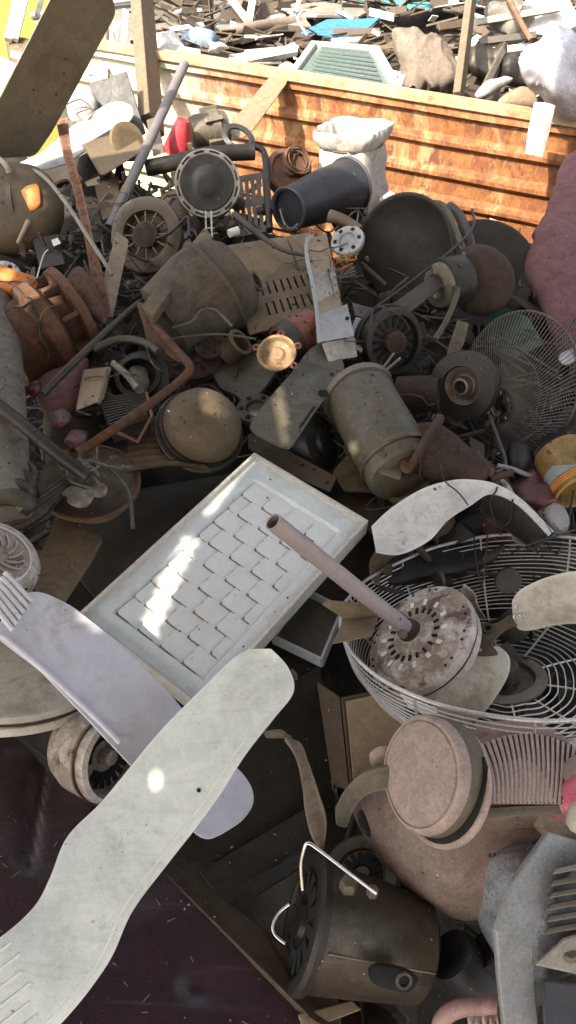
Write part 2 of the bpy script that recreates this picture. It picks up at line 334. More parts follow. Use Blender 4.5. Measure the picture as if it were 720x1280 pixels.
    def panel(s, a, b, c, d, us, vs_, solid, t, n):
        """plate over the quad a b c d cut at the fractions us, vs_; solid(i, j) tells which cells exist"""
        n = n.normalized()
        g = lambda u, v: (a * (1 - u) + b * u) * (1 - v) + (d * (1 - u) + c * u) * v
        nu, nv = len(us), len(vs_); P = [g(u, v) for v in vs_ for u in us]; o = len(P); fs = []; idx = lambda i, j: j * nu + i
        for j in range(nv - 1):
            for i in range(nu - 1):
                if not solid(i, j): continue
                q = (idx(i, j), idx(i + 1, j), idx(i + 1, j + 1), idx(i, j + 1)); fs += [q, tuple(x + o for x in q[::-1])]
                for (di, dj, e0, e1) in ((0, -1, q[0], q[1]), (1, 0, q[1], q[2]), (0, 1, q[2], q[3]), (-1, 0, q[3], q[0])):
                    ii, jj = i + di, j + dj
                    if not (0 <= ii < nu - 1 and 0 <= jj < nv - 1) or not solid(ii, jj): fs.append((e0, e0 + o, e1 + o, e1))
        return s.add(P + [p - n * t for p in P], fs)
    def build(s, name, m, parent=None, smooth=35, bevel=0., label=None):
        me = bpy.data.meshes.new(name); c = parent.location.copy() if parent else sum(s.v, V((0, 0, 0))) / len(s.v)
        if parent:                       # a sub-part's parent sits under the thing's own Empty
            p = parent
            while p.parent: p = p.parent; c = c + p.location
        me.from_pydata([p - c for p in s.v], [], s.f); bm = bmesh.new(); bm.from_mesh(me)
        bmesh.ops.recalc_face_normals(bm, faces=bm.faces); bm.to_mesh(me); bm.free()
        me.materials.append(M[m])
        if smooth:
            for f in me.polygons: f.use_smooth = True
            bm = bmesh.new(); bm.from_mesh(me); lim = R_(smooth)
            for e in bm.edges:
                if len(e.link_faces) == 2 and e.calc_face_angle(0) > lim: e.smooth = False
            bm.to_mesh(me); bm.free()
        o = bpy.data.objects.new(name, me); COL.objects.link(o)
        if parent: o.parent = parent
        else: o.location = c
        if bevel:
            b = o.modifiers.new('bevel', 'BEVEL'); b.width = bevel; b.segments = 2; b.limit_method = 'ANGLE'; b.angle_limit = R_(40)
        if label: o['label'] = label
        return o
LABELS = set()
def tag(o, label=None, cat=None, group=None, kind=None):
    if label: o['label'] = label
    if cat: o['category'] = cat
    if group: o['group'] = group
    if kind: o['kind'] = kind
    return o
def thing(name, label, cat, loc, group=None):
    o = bpy.data.objects.new(name, None); o.empty_display_size = .05; COL.objects.link(o); o.location = loc
    return tag(o, label, cat, group)
def solo(mb, name, m, label, cat, group=None, bevel=0., smooth=35):
    return tag(mb.build(name, m, None, smooth, bevel), label, cat, group)
def plate(name, m, label, cat, plane, pix, t=.002, r=0, bevel=.0007, group=None, parent=None):
    P = [plane.at(u, v) for u, v in pix]
    if r: P = rounded(P, r)
    mb = MB().prism(P, plane.n, t)
    if parent: return mb.build(name, m, parent, 30, bevel, label)
    return solo(mb, name, m, label, cat, group, bevel, 30)
SUN_E, SKY_E, EXPO = 4.0, .15, 1.6
# ------------------------------------------------------------------ setting
def sheet(name, m, fn, nx, ny, x0, x1, y0, y1, kind='structure'):
    vs = []; fs = []
    for j in range(ny + 1):
        for i in range(nx + 1):
            x = x0 + (x1 - x0) * i / nx; y = y0 + (y1 - y0) * j / ny; vs.append(V((x, y, fn(x, y))))
    for j in range(ny):
        for i in range(nx): a = j * (nx + 1) + i; fs.append((a, a + 1, a + nx + 2, a + nx + 1))
    return tag(MB().add(vs, fs).build(name, m, None, 60), kind=kind)
tag(MB().add([V((-60, -60, -.02)), V((60, -60, -.02)), V((60, 60, -.02)), V((-60, 60, -.02))], [(0, 1, 2, 3)]).build('ground', 'clay_ground', None, 0), kind='structure')
PROF = sorted(((lambda p: (p.y, p.z))(H(360, v, -.20)) for v in range(-40, 1500, 30)))
def prof(y):
    if y <= PROF[0][0]: return PROF[0][1]
    for (a, b), (c, d) in zip(PROF, PROF[1:]):
        if y <= c: return b + (d - b) * (y - a) / (c - a)
    return PROF[-1][1]
# the wall: a long sheet-steel side with pressed ribs
WA, WB = Q(190, 65, 2.90), Q(720, 150, 2.45); WD = (WB - WA); WD.z = 0; WL = WD.length; WD.normalize(); SL = (WB.z - WA.z) / WL
WN = V((WD.y, -WD.x, 0))
if WN.dot(CAM - WA) < 0: WN = -WN
WP = Pl(WA, WN)
def W(s, z, h=0): return WA + WD * s + V((0, 0, SL * s + z)) + WN * h          # z from the top edge
zz = []
for v in (176, 215, 250, 287):
    p = WP.at(520, v); s_ = (p - WA).dot(WD); zz.append(p.z - WA.z - SL * s_)
prf = [(0, -.045), (0, .0), (-.004, .018), (-.042, .02), (-.05, .004)]
for z in zz + [zz[-1] - .11, zz[-1] - .22, zz[-1] - .33, zz[-1] - .44]:
    prf += [(z + .040, 0), (z + .032, .015), (z + .020, .019), (z + .006, .018), (z - .007, 0)]
prf += [(-1.15, 0)]
vs = []; fs = []; NS = 90; s0, s1 = -.50, WL + .75
for i in range(NS + 1):
    s = s0 + (s1 - s0) * i / NS
    for z, h in prf: vs.append(W(s, z + .004 * noise.noise(V((s * 3, z * 9, 1))), h + .006 * noise.noise(V((s * 4, z * 6, 2)))))
k = len(prf)
for i in range(NS):
    for j in range(k - 1): fs.append((i * k + j, (i + 1) * k + j, (i + 1) * k + j + 1, i * k + j + 1))
wall = thing('corrugated_fence', 'rusty orange steel wall with pressed horizontal ribs behind the heap', 'fence', W(.5, -1.15))
wall['kind'] = 'thing'
MB().add(vs, fs).build('ribbed_sheet', 'rusted_wall_paint', wall, 20)
mb = MB()
for i in range(NS):
    a, b = s0 + (s1 - s0) * i / NS, s0 + (s1 - s0) * (i + 1) / NS
tr = []
for s in (s0, s1): tr.append([W(s, z, h) for z, h in ((.006, -.05), (.010, .026), (-.016, .030), (-.020, .022), (-.004, .018), (0, -.044))])
mb.add(tr[0] + tr[1], [(i, (i + 1) % 6, (i + 1) % 6 + 6, i + 6) for i in range(6)] + [tuple(range(6))[::-1], tuple(range(6, 12))])
mb.build('top_rail', 'rail_paint', wall, 30, .002)
def heap_z(x, y):
    z = prof(y) + .09 * noise.noise(V((x * 4, y * 4, 0))) + .05 * noise.noise(V((x * 11, y * 11, 3)))
    e = max(0, abs(x) - 1.3) + max(0, -.35 - y); return max(-.3, z - e * .8 - max(0, .62 - (V((x, y, 0)) - WA).dot(WN)) * 1.4)
sheet('mound_soil', 'soil', heap_z, 150, 150, -2.4, 2.4, -1.0, 3.75)


# ------------------------------------------------------------------ behind the wall
def back_z(x, y):
    z = .74 + max(0, y - 3.2) * .12 + max(0, y - 4.1) * .35 + .07 * noise.noise(V((x * 3, y * 3, 7)))
    d = (V((x, y, 0)) - WA).dot(WN)
    z -= max(0, -.55 - x) * 1.6
    return min(z, .80) if d > -.12 else z
sheet('yard_rubble', 'back_soil', lambda x, y: back_z(x, y) if (V((x, y, 0)) - WA).dot(WN) < -.06 else -.2, 90, 90, -1.6, 4.2, 2.2, 7.5)
def B(u, v, d): return Q(u, v, d)
# wall of the yard at the far end
yw = thing('yard_wall', 'sunlit yellow painted wall behind the white frames', 'wall', B(0, 100, 3.9)); yw['kind'] = 'thing'
P = pl3((-60, 300, 3.6), (-60, -60, 3.9), (230, 0, 5.4))
MB().prism([P.at(*q) for q in ((-260, 420), (-260, -140), (290, -140), (290, 200))], P.n, .12).build('plastered_face', 'yellow_wall_paint', yw, 0)
MB().prism([P.at(*q, .03) for q in ((-260, -100), (-260, -140), (290, -140), (290, -112))], P.n, .18).build('coping', 'grey_trough', yw, 0, .005)
# tall building beyond, dark openings seen only as the dim band along the picture's top
bb = thing('brick_shed', 'weathered brown shed front rising beyond the scrap sheets', 'shed', V((1.4, 7.4, 0)))
MB().box(V((1.6, 7.9, 1.5)), V((3.2, 0, 0)), V((0, .4, 0)), V((0, 0, 1.5))).build('shed_wall', 'brown_board', bb, 0)
MB().box(V((1.6, 7.7, 3.05)), V((3.5, 0, 0)), V((0, .8, 0)), V((0, 0, .05))).build('roof', 'tin_roof', bb, 0)

# grey hopper-like trough
tr_ = thing('metal_trough', 'large grey sheet metal trough lying beyond the pale wall end', 'trough', B(190, 60, 3.5))
q = [B(40, 22, 3.42), B(300, 8, 3.75), B(318, 34, 3.72), B(88, 76, 3.36)]
MB().ribbon([B(38, 20, 3.5), B(150, 2, 3.6), B(318, -14, 3.9)], [B(95, 84, 3.32), B(180, 78, 3.4), B(322, 44, 3.7)], .004, -.05, 8, 8).build('trough_side', 'grey_trough', tr_)
MB().tube([B(38, 20, 3.48), B(150, 2, 3.57), B(318, -14, 3.87)], .012, 8, 6).build('rolled_rim', 'white_sheet', tr_)
MB().prism([B(38, 20, 3.5), B(60, 56, 3.6), B(95, 84, 3.32)], nrm(60, 50, 0, 40), .004).build('end_plate', 'grey_trough', tr_)
# white frames at the corner
def barset(name, m, label, cat, bars, w, parts=None, group=None):
    t = thing(name, label, cat, bars[0][0], group)
    for i, (a, b) in enumerate(bars):
        d = (b - a).normalized(); x = d.cross(ray(100, 100).normalized()).normalized(); y = d.cross(x)
        MB().box((a + b) / 2, d * ((b - a).length / 2), x * (w if not isinstance(w, list) else w[i]), y * .012).build((parts or ['bar'] * 9)[i], m, t, 30, .002)
    return t
barset('metal_scaffold', 'white_sheet', 'white metal frame upright with crossbar at the yellow wall', 'frame',
       [(B(26, -20, 3.3), B(10, 50, 3.24)), (B(36, -20, 3.3), B(19, 50, 3.24)), (B(14, 68, 3.2), B(50, 74, 3.2)), (B(58, -20, 3.4), B(46, 20, 3.36))], [.016, .013, .013, .01], ['upright', 'upright', 'crossbar', 'upright'])
barset('steel_rack', 'white_sheet', 'white tubular rack with two posts and a rail by the big beam', 'rack',
       [(B(157, 14, 3.08), B(153, 90, 3.02)), (B(146, 28, 3.16), B(138, 70, 3.12)), (B(108, 62, 3.08), B(158, 72, 3.1)), (B(110, 88, 3.04), B(134, 92, 3.05))], [.012, .016, .010, .014], ['post', 'post', 'rail', 'rail'])
solo(MB().tube([B(134, 30, 3.1), B(136, 96, 3.0)], .005, 6), 'rusty_rod', 'dark_rust', 'thin brown rod standing upright beside the white rack', 'rod')
barset('angle_corner', 'white_sheet', 'pale aluminium corner frame leaning point down over the trough', 'frame',
       [(B(280, -12, 3.5), B(310, 27, 3.4)), (B(318, -12, 3.5), B(311, 27, 3.39)), (B(296, -6, 3.5), B(316, -8, 3.5))], [.014, .014, .01], ['bar', 'bar', 'bar'])
# rusty old tub behind the frames
solo(MB().puff([B(u, v, 3.3) for u, v in ((8, 52), (20, 48), (36, 50), (52, 62), (60, 80), (48, 98), (30, 100), (16, 86))], nrm(40, 70, 90, 10), .06, .10, amp=.006), 'dented_bucket', 'tan_dusty', 'weathered grey brown bucket under the white crossbar', 'bucket')
plate('steel_sheet', 'white_sheet', 'glaring white sheet lying flat at the yellow wall foot', 'sheet', pl3((0, 80, 3.0), (40, 90, 3.02), (0, 130, 2.72)),
      ((-50, 62), (0, 70), (38, 88), (50, 96), (26, 118), (-50, 124)), .004)
solo(MB().hexa([B(8, 112, 2.72), B(15, 104, 2.74), B(24, 113, 2.72), B(14, 122, 2.70)], V((0, .05, -.05))), 'metal_box', 'black_metal', 'small dark box on the glaring white sheet', 'box', bevel=.002)
lat = thing('slatted_grille', 'grey slotted vent strip leaning at the white sheet edge', 'grille', B(10, 130, 2.6))
P = pl3((0, 128, 2.62), (30, 112, 2.66), (0, 142, 2.55)); us = [0, .06, .3, .36, .62, .68, .94, 1]
MB().panel(P.at(-24, 140), P.at(28, 112), P.at(26, 124), P.at(-24, 154), us, [0, .25, .75, 1], lambda i, j: not (j == 1 and i in (1, 3, 5)), .004, P.n).build('slotted_strip', 'galvanised', lat, 0, .0006)
solo(MB().puff([B(u, v, 2.62) for u, v in ((84, 128), (96, 118), (112, 118), (122, 130), (120, 148), (104, 158), (88, 150))], nrm(100, 140, 90, 10), .05, .06, amp=.004), 'motor_casing', 'white_sheet', 'pale round motor casing wrapped with wire, behind the lit blade', 'motor')
solo(MB().tube([B(84, 130, 2.55), B(100, 124, 2.54), B(112, 134, 2.54), (B(96, 142, 2.54)), B(106, 152, 2.53), B(118, 140, 2.53)], .0035, 6, 6), 'grey_cable', 'wire_dusty', 'thin grey cable wound over the pale round casing', 'cable')

# beam and post
def beam(name, m, label, cat, a, b, w, dp, m2=None, mtop=None):
    d = (b - a).normalized(); x = d.cross((CAM - a).normalized()).normalized(); y = d.cross(x)
    if y.dot(CAM - a) < 0: y = -y
    return solo(MB().box((a + b) / 2, d * ((b - a).length / 2), x * w, y * dp), name, m, label, cat, bevel=.003)
def facing_beam(name, m, label, cat, a, b, n1, w1, w2):
    d = (b - a).normalized(); n1 = V(n1); n1 = (n1 - d * n1.dot(d)).normalized(); t1 = d.cross(n1)
    return solo(MB().box((a + b) / 2, d * ((b - a).length / 2), n1 * w2, t1 * w1), name, m, label, cat, bevel=.003)
facing_beam('wooden_beam', 'old_wood', 'thick grey square beam standing upright among white frames', 'beam', B(173, -60, 3.02), B(190, 158, 2.72), (.84, -.54, 0), .058, .022)
facing_beam('wooden_post', 'old_wood', 'grey wooden post standing upright behind the rusty wall', 'post', B(594, -40, 2.95), B(572, 130, 2.68), (.84, -.54, 0), .050, .013)

# layers of sheets and boards behind the wall
def slab(name, m, label, cat, pts, t, group=None):
    a, b, c, d = [B(*p) for p in pts]; n = (b - a).cross(d - a).normalized()
    if n.dot(CAM - a) < 0: n = -n
    return solo(MB().ribbon([a, (a + b) / 2, b], [d, (d + c) / 2, c], t, 0.012, 3, 3, .012, 5.), name, m, label, cat, group, .001)
slab('timber_board', 'old_wood', 'long grey board lying above the white window frame', 'board', ((298, 70, 3.22), (500, 46, 3.25), (504, 56, 3.2), (300, 84, 3.18)), .02)
slab('timber_board', 'brown_board', 'brown flat board crossing the sheets beside the post', 'board', ((330, 28, 3.42), (500, 46, 3.4), (500, 52, 3.38), (330, 44, 3.38)), .02)
slab('steel_sheet', 'grey_trough', 'folded grey sheet resting over the blue sheet', 'sheet', ((362, 3, 3.62), (470, 10, 3.6), (448, 22, 3.5), (372, 20, 3.5)), .012)
slab('steel_sheet', 'white_sheet', 'crumpled pale sheet edge above the teal sheet', 'sheet', ((365, -6, 3.75), (470, -4, 3.75), (560, 4, 3.7), (366, 6, 3.66)), .01)
slab('plastic_sheet', 'teal_sheet', 'teal plastic sheet sagging at the top of the pile', 'sheet', ((440, -4, 3.72), (640, -8, 3.8), (560, 14, 3.62), (452, 6, 3.64)), .006)
slab('plastic_sheet', 'blue_sheet', 'bent deep blue sheet under the folded grey sheet', 'sheet', ((408, 26, 3.36), (475, 22, 3.42), (440, 50, 3.24), (376, 42, 3.26)), .006)
slab('steel_sheet', 'grey_trough', 'wide grey plate below the brown roll', 'sheet', ((270, 30, 3.52), (380, 22, 3.5), (392, 38, 3.4), (286, 46, 3.4)), .012)
slab('timber_board', 'bleached_wood', 'split pale board next to the rolled brown mat', 'board', ((305, 74, 3.02), (368, 52, 3.16), (372, 60, 3.12), (312, 86, 2.98)), .02)
slab('timber_board', 'brown_board', 'dark board beneath the split pale board', 'board', ((330, 56, 3.3), (420, 40, 3.36), (424, 54, 3.3), (336, 68, 3.22)), .016)
slab('steel_sheet', 'white_sheet', 'bright white sheet scrap stuck behind the wall rail', 'sheet', ((286, 66, 3.06), (352, 58, 3.1), (352, 76, 2.98), (284, 82, 2.94)), .008)
slab('steel_sheet', 'white_sheet', 'small pale sheet edge standing along the rail', 'sheet', ((196, 52, 3.1), (250, 60, 3.04), (252, 74, 2.95), (194, 66, 3.0)), .008)
solo(MB().tube([B(288, 42, 3.32), B(308, 36, 3.34), B(345, 30, 3.44), B(380, 27, 3.5)], lambda t: .022 + .004 * t, 12, 4), 'rolled_mat', 'brown_sack', 'rolled brown mat lying over grey sheets', 'roll')
solo(MB().hexa([B(332, 14, 3.62), B(376, 10, 3.64), B(376, 26, 3.56), B(332, 30, 3.54)], V((0, .12, .0))), 'concrete_block', 'bleached_wood', 'pale block behind the rolled brown mat', 'block', bevel=.004)
solo(MB().hexa([B(340, -10, 3.72), B(372, -12, 3.74), B(372, 10, 3.66), B(340, 12, 3.64)], V((0, .15, .0))), 'wooden_crate', 'brown_board', 'brown ribbed crate at the very top of the sheets', 'crate', bevel=.004)
solo(MB().puff([B(u, v, 3.25) for u, v in ((228, 46), (244, 36), (262, 40), (272, 54), (266, 66), (244, 66), (230, 58))], nrm(250, 50, 90, 20), .08, .05, amp=.02, nsc=14), 'cloth_bundle', 'blue_cloth', 'crumpled grey blue cloth bundle behind the wall rail', 'cloth')
solo(MB().puff([B(u, v, 3.12) for u, v in ((194, 44), (212, 42), (226, 50), (230, 64), (214, 70), (196, 60))], nrm(210, 55, 90, 20), .05, .05, amp=.02, nsc=18), 'cloth_bundle', 'white_sack', 'white crumpled rag beside the blue cloth', 'cloth')
solo(MB().hexa([B(246, 66, 3.02), B(292, 74, 2.98), B(296, 84, 2.92), B(250, 76, 2.95)], V((0, .06, -.03))), 'metal_rail', 'grey_trough', 'grey channel lying along the wall top', 'rail', bevel=.002)
solo(MB().hexa([B(300, 78, 2.95), B(306, 62, 2.97), B(372, 56, 2.98), B(372, 64, 2.95)], V((0, .02, -.02))), 'plastic_profile', 'white_sheet', 'slim white plastic frame piece beside the split board', 'frame', bevel=.002)
for i, (u, v, lab) in enumerate(((330, 70, 'crumpled white foam lump near the slim white frame piece'), (356, 84, 'small white foam chunk where the pale board ends'), (270, 58, 'torn white foam scrap under the blue cloth'))):
    solo(MB().puff([B(u + 12 * math.cos(a) * (1 + .3 * math.sin(3 * a + i)), v + 7 * math.sin(a), 3.0) for a in [k * math.pi / 4 for k in range(8)]][::-1], nrm(u, v, 90, 20), .02, .03, amp=.012, nsc=25), 'foam_scrap', 'white_sheet', lab, 'foam')

# white window with greenish panes
P = pl3((380, 60, 3.1), (505, 112, 2.76), (380, 96, 2.84))
P = pl3((376, 92, 2.88), (505, 116, 2.76), (430, 56, 3.12))
wf = thing('window', 'white window frame with greenish panes lying behind the wall', 'window', P.at(440, 90))
o4 = [(366, 92), (500, 116), (470, 62), (392, 56)]
def inner(f): 
    c = (432, 84); return [(c[0] + (u - c[0]) * f, c[1] + (v - c[1]) * f) for u, v in o4]
a4 = [P.at(*q) for q in o4]
for i in range(4):
    a, b = a4[i], a4[(i + 1) % 4]; d = (b - a).normalized(); x = P.n.cross(d)
    MB().box((a + b) / 2 + P.n * .0, d * ((b - a).length / 2 + .012), x * .013, P.n * .012).build('frame_bar', 'white_sheet', wf, 30, .002)
MB().prism([P.at(*q, -.006) for q in inner(.97)], P.n, .005).build('pane', 'greenish_glass', wf, 0)
mb = MB()
for k in range(1, 9):
    a = a4[3] * (1 - k / 9) + a4[0] * (k / 9); b = a4[2] * (1 - k / 9) + a4[1] * (k / 9)
    mb.box((a + b) / 2 + P.n * .004, (b - a).normalized() * ((b - a).length * .36), P.n.cross((b - a).normalized()) * .007, P.n * .003)
mb.build('louvre', 'greenish_glass', wf, 30)
solo(MB().tube([B(496, 116, 2.74), B(504, 96, 2.75)], .010, 8), 'plastic_peg', 'white_sheet', 'short white corner piece standing at the window frame end', 'corner')

# sacks
solo(MB().puff([B(u, v, 2.92) for u, v in ((492, 42), (520, 38), (556, 52), (574, 84), (572, 112), (540, 122), (510, 118), (500, 84))], nrm(535, 80, 90, 20), .09, .10, amp=.010, nsc=9, k=14, sm=14, fold=.030, fsc=13), 'woven_sack', 'brown_sack', 'full grey brown woven sack behind the wall beside the post', 'sack')
bag = MB().puff([B(u, v, 2.42) for u, v in ((690, 26), (702, 30), (718, 40), (744, 56), (752, 110), (736, 150), (700, 142), (680, 122), (664, 108), (650, 84), (656, 62), (676, 50))], nrm(690, 90, 165, 10), .19, .08, p=1.7, k=14, sm=12, amp=.010, nsc=11, fold=.026, fsc=7)
solo(bag, 'cloth_sack', 'lilac_sack', 'big white cloth sack bulging over the wall top', 'sack')
solo(MB().ribbon([B(668, 128, 2.33), B(660, 165, 2.33), B(657, 192, 2.34)], [B(694, 132, 2.31), B(686, 168, 2.31), B(678, 196, 2.33)], .004, .10, 6, 6), 'plastic_strip', 'cream_paint', 'short cream metal strip with torn end hanging on the wall', 'strip')
# tangle beyond the post
rnd = random.Random(5)
tangle = [('twisted grey strip', 640, 40, 604, 112), ('bent dark strip', 628, 60, 612, 116), ('long grey batten', 596, 28, 700, 10), ('dark batten', 600, 52, 670, 44), ('pale batten', 604, 66, 664, 58), ('narrow brown batten', 548, 34, 580, 30)]
for i, (nm, u0, v0, u1, v1) in enumerate(tangle):
    a, b = B(u0, v0, 3.05 - i * .01), B(u1, v1, 2.9 + .03 * i); d = (b - a).normalized(); x = d.cross(UP).normalized()
    solo(MB().box((a + b) / 2, d * ((b - a).length / 2), x * .006, d.cross(x) * .014), 'metal_strip', ['galvanised', 'dark_steel', 'grey_trough', 'dark_steel', 'white_sheet', 'brown_board'][i], nm + ' ' + ['reaching down toward the foil leaves', 'standing close to the foil leaves', 'running flat behind the white sack tip', 'tucked under the grey batten', 'lowest of the battens beside the post', 'poking out next to the post'][i], 'strip', bevel=.002)
solo(MB().tube([B(632, -10, 2.95), B(650, 26, 2.9), B(664, 50, 2.86)], .010, 8, 4), 'wooden_stick', 'rust_bar', 'brown stick slanting down to the white sack', 'stick')
for i, (uv, mm, lab) in enumerate(((((594, 118), (606, 104), (626, 96), (640, 98), (624, 110), (604, 124)), 'silver_foil', 'folded silvery strip bundle lying on the wall rail'),
                                   (((622, 128), (650, 108), (668, 116), (672, 132), (650, 134)), 'beige_paint', 'tan cardboard flap lying under the white sack'))):
    solo(MB().puff([B(u, v, 2.62) for u, v in uv][::-1], nrm(620, 115, 90, 20), .02, .03, amp=.008, nsc=20), 'folded_scrap', mm, lab, 'scrap')
for i, (u, v, r, lab) in enumerate(((614, 78, 26, 'dark crushed bundle of strips beside the post'), (650, 88, 24, 'black film heap with shiny folds behind the sack'), (690, 22, 30, 'pale rag pile at the top edge above the white sack'), (640, 20, 26, 'grey rag pile under the brown stick'))):
    solo(MB().puff([B(u + r * 1.2 * math.cos(a), v + r * .9 * math.sin(a), 3.05) for a in [k * math.pi / 5 for k in range(10)]][::-1], nrm(u, v, 90, 20), .06, .06, amp=.035, nsc=13, seed=i), 'film_bundle', ['dark_steel', 'black_plastic', 'white_sack', 'grey_trough'][i], lab, 'bundle')
solo(MB().tube([B(384, 44, 3.2), B(376, 32, 3.2), B(372, 22, 3.22), B(378, 14, 3.24), B(384, 13, 3.24)], .005, 8, 6), 'bent_hook', 'white_sheet', 'thin white hook curling over the blue sheet', 'hook')
# rough fill of the yard pile: splinters and sheet scraps
mb = MB()
for i in range(420):
    u = rnd.uniform(180, 760); v = rnd.uniform(-20, 118); d = D(v) + .42 + (v < 40) * .25
    p = B(u, v, d); 
    if (p - WA).dot(WN) > -.10 or p.z > 1.5: continue
    x = V((rnd.uniform(-1, 1), rnd.uniform(-.5, .5), rnd.uniform(-.25, .25))).normalized(); y = x.orthogonal().normalized(); y = Matrix.Rotation(rnd.uniform(0, 6), 3, x) @ y
    mb.box(p, x * rnd.uniform(.02, .12), y * rnd.uniform(.004, .02), x.cross(y) * .003)
tag(mb.build('yard_scrap_litter', 'debris_brown', None, 0), kind='stuff')
mb = MB()
for i in range(70):
    u = rnd.uniform(180, 760); v = rnd.uniform(-10, 118); p = B(u, v, D(v) + .38 + (v < 40) * .2)
    if (p - WA).dot(WN) > -.10: continue
    x = V((rnd.uniform(-1, 1), rnd.uniform(-.5, .5), rnd.uniform(-.25, .25))).normalized(); y = Matrix.Rotation(rnd.uniform(0, 6), 3, x) @ x.orthogonal().normalized()
    mb.box(p, x * rnd.uniform(.015, .08), y * rnd.uniform(.004, .018), x.cross(y) * .002)
tag(mb.build('yard_pale_litter', 'white_sheet', None, 0), kind='stuff')
# ------------------------------------------------------------------ the heap
def m_(px, v, o=0): return px * (D(v) - o) / FPX
def slots(parent, A, n, r0, r1, k, w, h, a0=0, a1=360, name='vent_slots', m='void_black', ref=None, skip=()):
    x, y, z = basis(n, ref); mb = MB()
    for i in range(k):
        if i in skip: continue
        a = R_(a0 + (a1 - a0) * i / k); e = x * math.cos(a) + y * math.sin(a); t = z.cross(e)
        mb.box(A + e * ((r0 + r1) / 2) + z * h, e * ((r1 - r0) / 2), t * w, z * .0012)
    return mb.build(name, m, parent, 0)
def bolt(parent, p, n, r=.005, h=.004, m='bright_steel', name='bolt', seg=6):
    return MB().lathe(p, n, [(0, r), (h * .7, r), (h, r * .8)], seg).build(name, m, parent, 30)
def seglen(a, b): return (b - a).length

# === 1 long white ceiling fan blade in front
def front_blade():
    Ls = [(312, 811), (288, 826), (245, 868), (198, 916), (160, 962), (125, 1004), (84, 1046), (62, 1098), (42, 1134), (0, 1172), (-60, 1208)]
    Rs = [(338, 811), (360, 834), (367, 864), (342, 898), (306, 944), (268, 1004), (214, 1074), (166, 1138), (134, 1206), (72, 1284), (-10, 1352)]
    ds = [1.105, 1.10, 1.085, 1.07, 1.05, 1.03, 1.005, .975, .955, .925, .90]
    A = [Q(u, v, d) for (u, v), d in zip(Ls, ds)]; Bq = [Q(u, v, d - .012) for (u, v), d in zip(Rs, ds)]
    t = thing('fan_paddle', 'long curved white fan blade with scuffed greenish paint, lying across everything', 'fan blade', A[5])
    MB().ribbon(A, Bq, .003, .035, 8, 12, .0012, 16).build('blade', 'white_green_paint', t, 40)
    a2, b2 = catmull(A, 8), catmull(Bq, 8)
    def on(i, f, h=.002):
        ac = b2[i] - a2[i]; n = (a2[min(i + 1, len(a2) - 1)] - a2[max(0, i - 1)]).cross(ac).normalized(); n = n if n.dot(CAM - a2[i]) > 0 else -n
        return a2[i] + ac * f + n * (ac.length * .035 * (1 - (2 * f - 1) ** 2) + h)
    MB().tube([on(i, .90, -.0012) for i in range(28, len(a2), 2)], lambda q: .0028, 6, 2).build('edge_groove', 'white_green_paint', t, 60)
    for k in range(6):
        f = .10 + .135 * k; MB().tube([on(min(len(a2) - 1, i), f, -.0005) for i in range(len(a2) - 10 + k // 2, len(a2))], .0024, 6).build('stiffening_rib', 'white_green_paint', t, 60)
    i = 40; bolt(t, on(38, .80), (CAM - on(38, .8)).normalized(), .003, .001, 'void_black', 'screw_hole', 8)
    tip = MB().tube([Q(363, 838, 1.09), Q(368, 843, 1.088), Q(369, 850, 1.088)], .004, 6); tip.build('torn_tip', 'dark_rust', t)
front_blade()

# === 2 lilac-white ceiling fan: motor + blade
def lilac_fan():
    t = thing('ceiling_fan', 'lilac white ceiling fan with ribbed blade and round motor hub', 'ceiling fan', Q(0, 700, 1.25))
    n = nrm(-8, 695, 60, 42); A = Q(-10, 700, 1.27); r = m_(62, 700, .23)
    MB().lathe(A, n, [(-.045, r * .75), (-.03, r * .97), (-.012, r), (.006, r * .96), (.016, r * .86), (.020, r * .72), (.018, r * .70), (.018, r * .2), (.02, .001)], 64).build('motor_hub', 'old_white_paint', t, 30)
    MB().ring(A + n * .019, n, r * .71, .002, 64).build('hub_ring', 'white_lilac_plastic', t)
    mb = MB()
    x, y, z = basis(n)
    for k in range(14):
        a = k * .45; mb.tube([A + n * .0205 + (x * math.cos(a + .2 * q) + y * math.sin(a + .2 * q)) * r * (.25 + .11 * q) for q in range(4)], .002, 5)
    mb.build('hub_relief', 'grimy_white', t)
    slots(t, A, n, r * .88, r * .95, 12, .0025, .0085)
    P = pl3((20, 770, 1.17), (300, 1010, 1.155), (120, 800, 1.20))
    o = [(36, 738), (58, 741), (90, 757), (128, 786), (170, 823), (212, 866), (250, 912), (282, 947), (304, 966), (317, 986), (318, 1006), (304, 1026), (276, 1044), (260, 1050), (246, 1044), (216, 1012), (170, 964), (110, 900), (50, 838), (0, 800), (-8, 788), (10, 764)]
    MB().prism(rounded([P.at(*q) for q in o], .012, 3), P.n, .004).build('blade', 'white_lilac_plastic', t, 30, .0015)
    # folded lower edge
    MB().tube([P.at(2, 794, .001), P.at(60, 842, .001), P.at(120, 898, .001), P.at(150, 928, .001)], .0042, 8, 4).build('folded_edge', 'white_lilac_plastic', t, 60)
    for k in range(6):
        f = k / 5; a = (-8 + 22 * f, 756 - 32 * f) ; b = (22 + 24 * f - 6, 786 - 36 * f + 2)
        MB().tube([P.at(a[0] - 8, a[1] - 8, .003), P.at(*a, .006), P.at(*b, .004)], .0042, 8).build('ribbed_arm', 'white_lilac_plastic', t, 60)
    MB().lathe(P.at(26, 762, .004), P.n, [(0, .003), (.003, .003)], 8).build('screw', 'rust_bar', t)
lilac_fan()

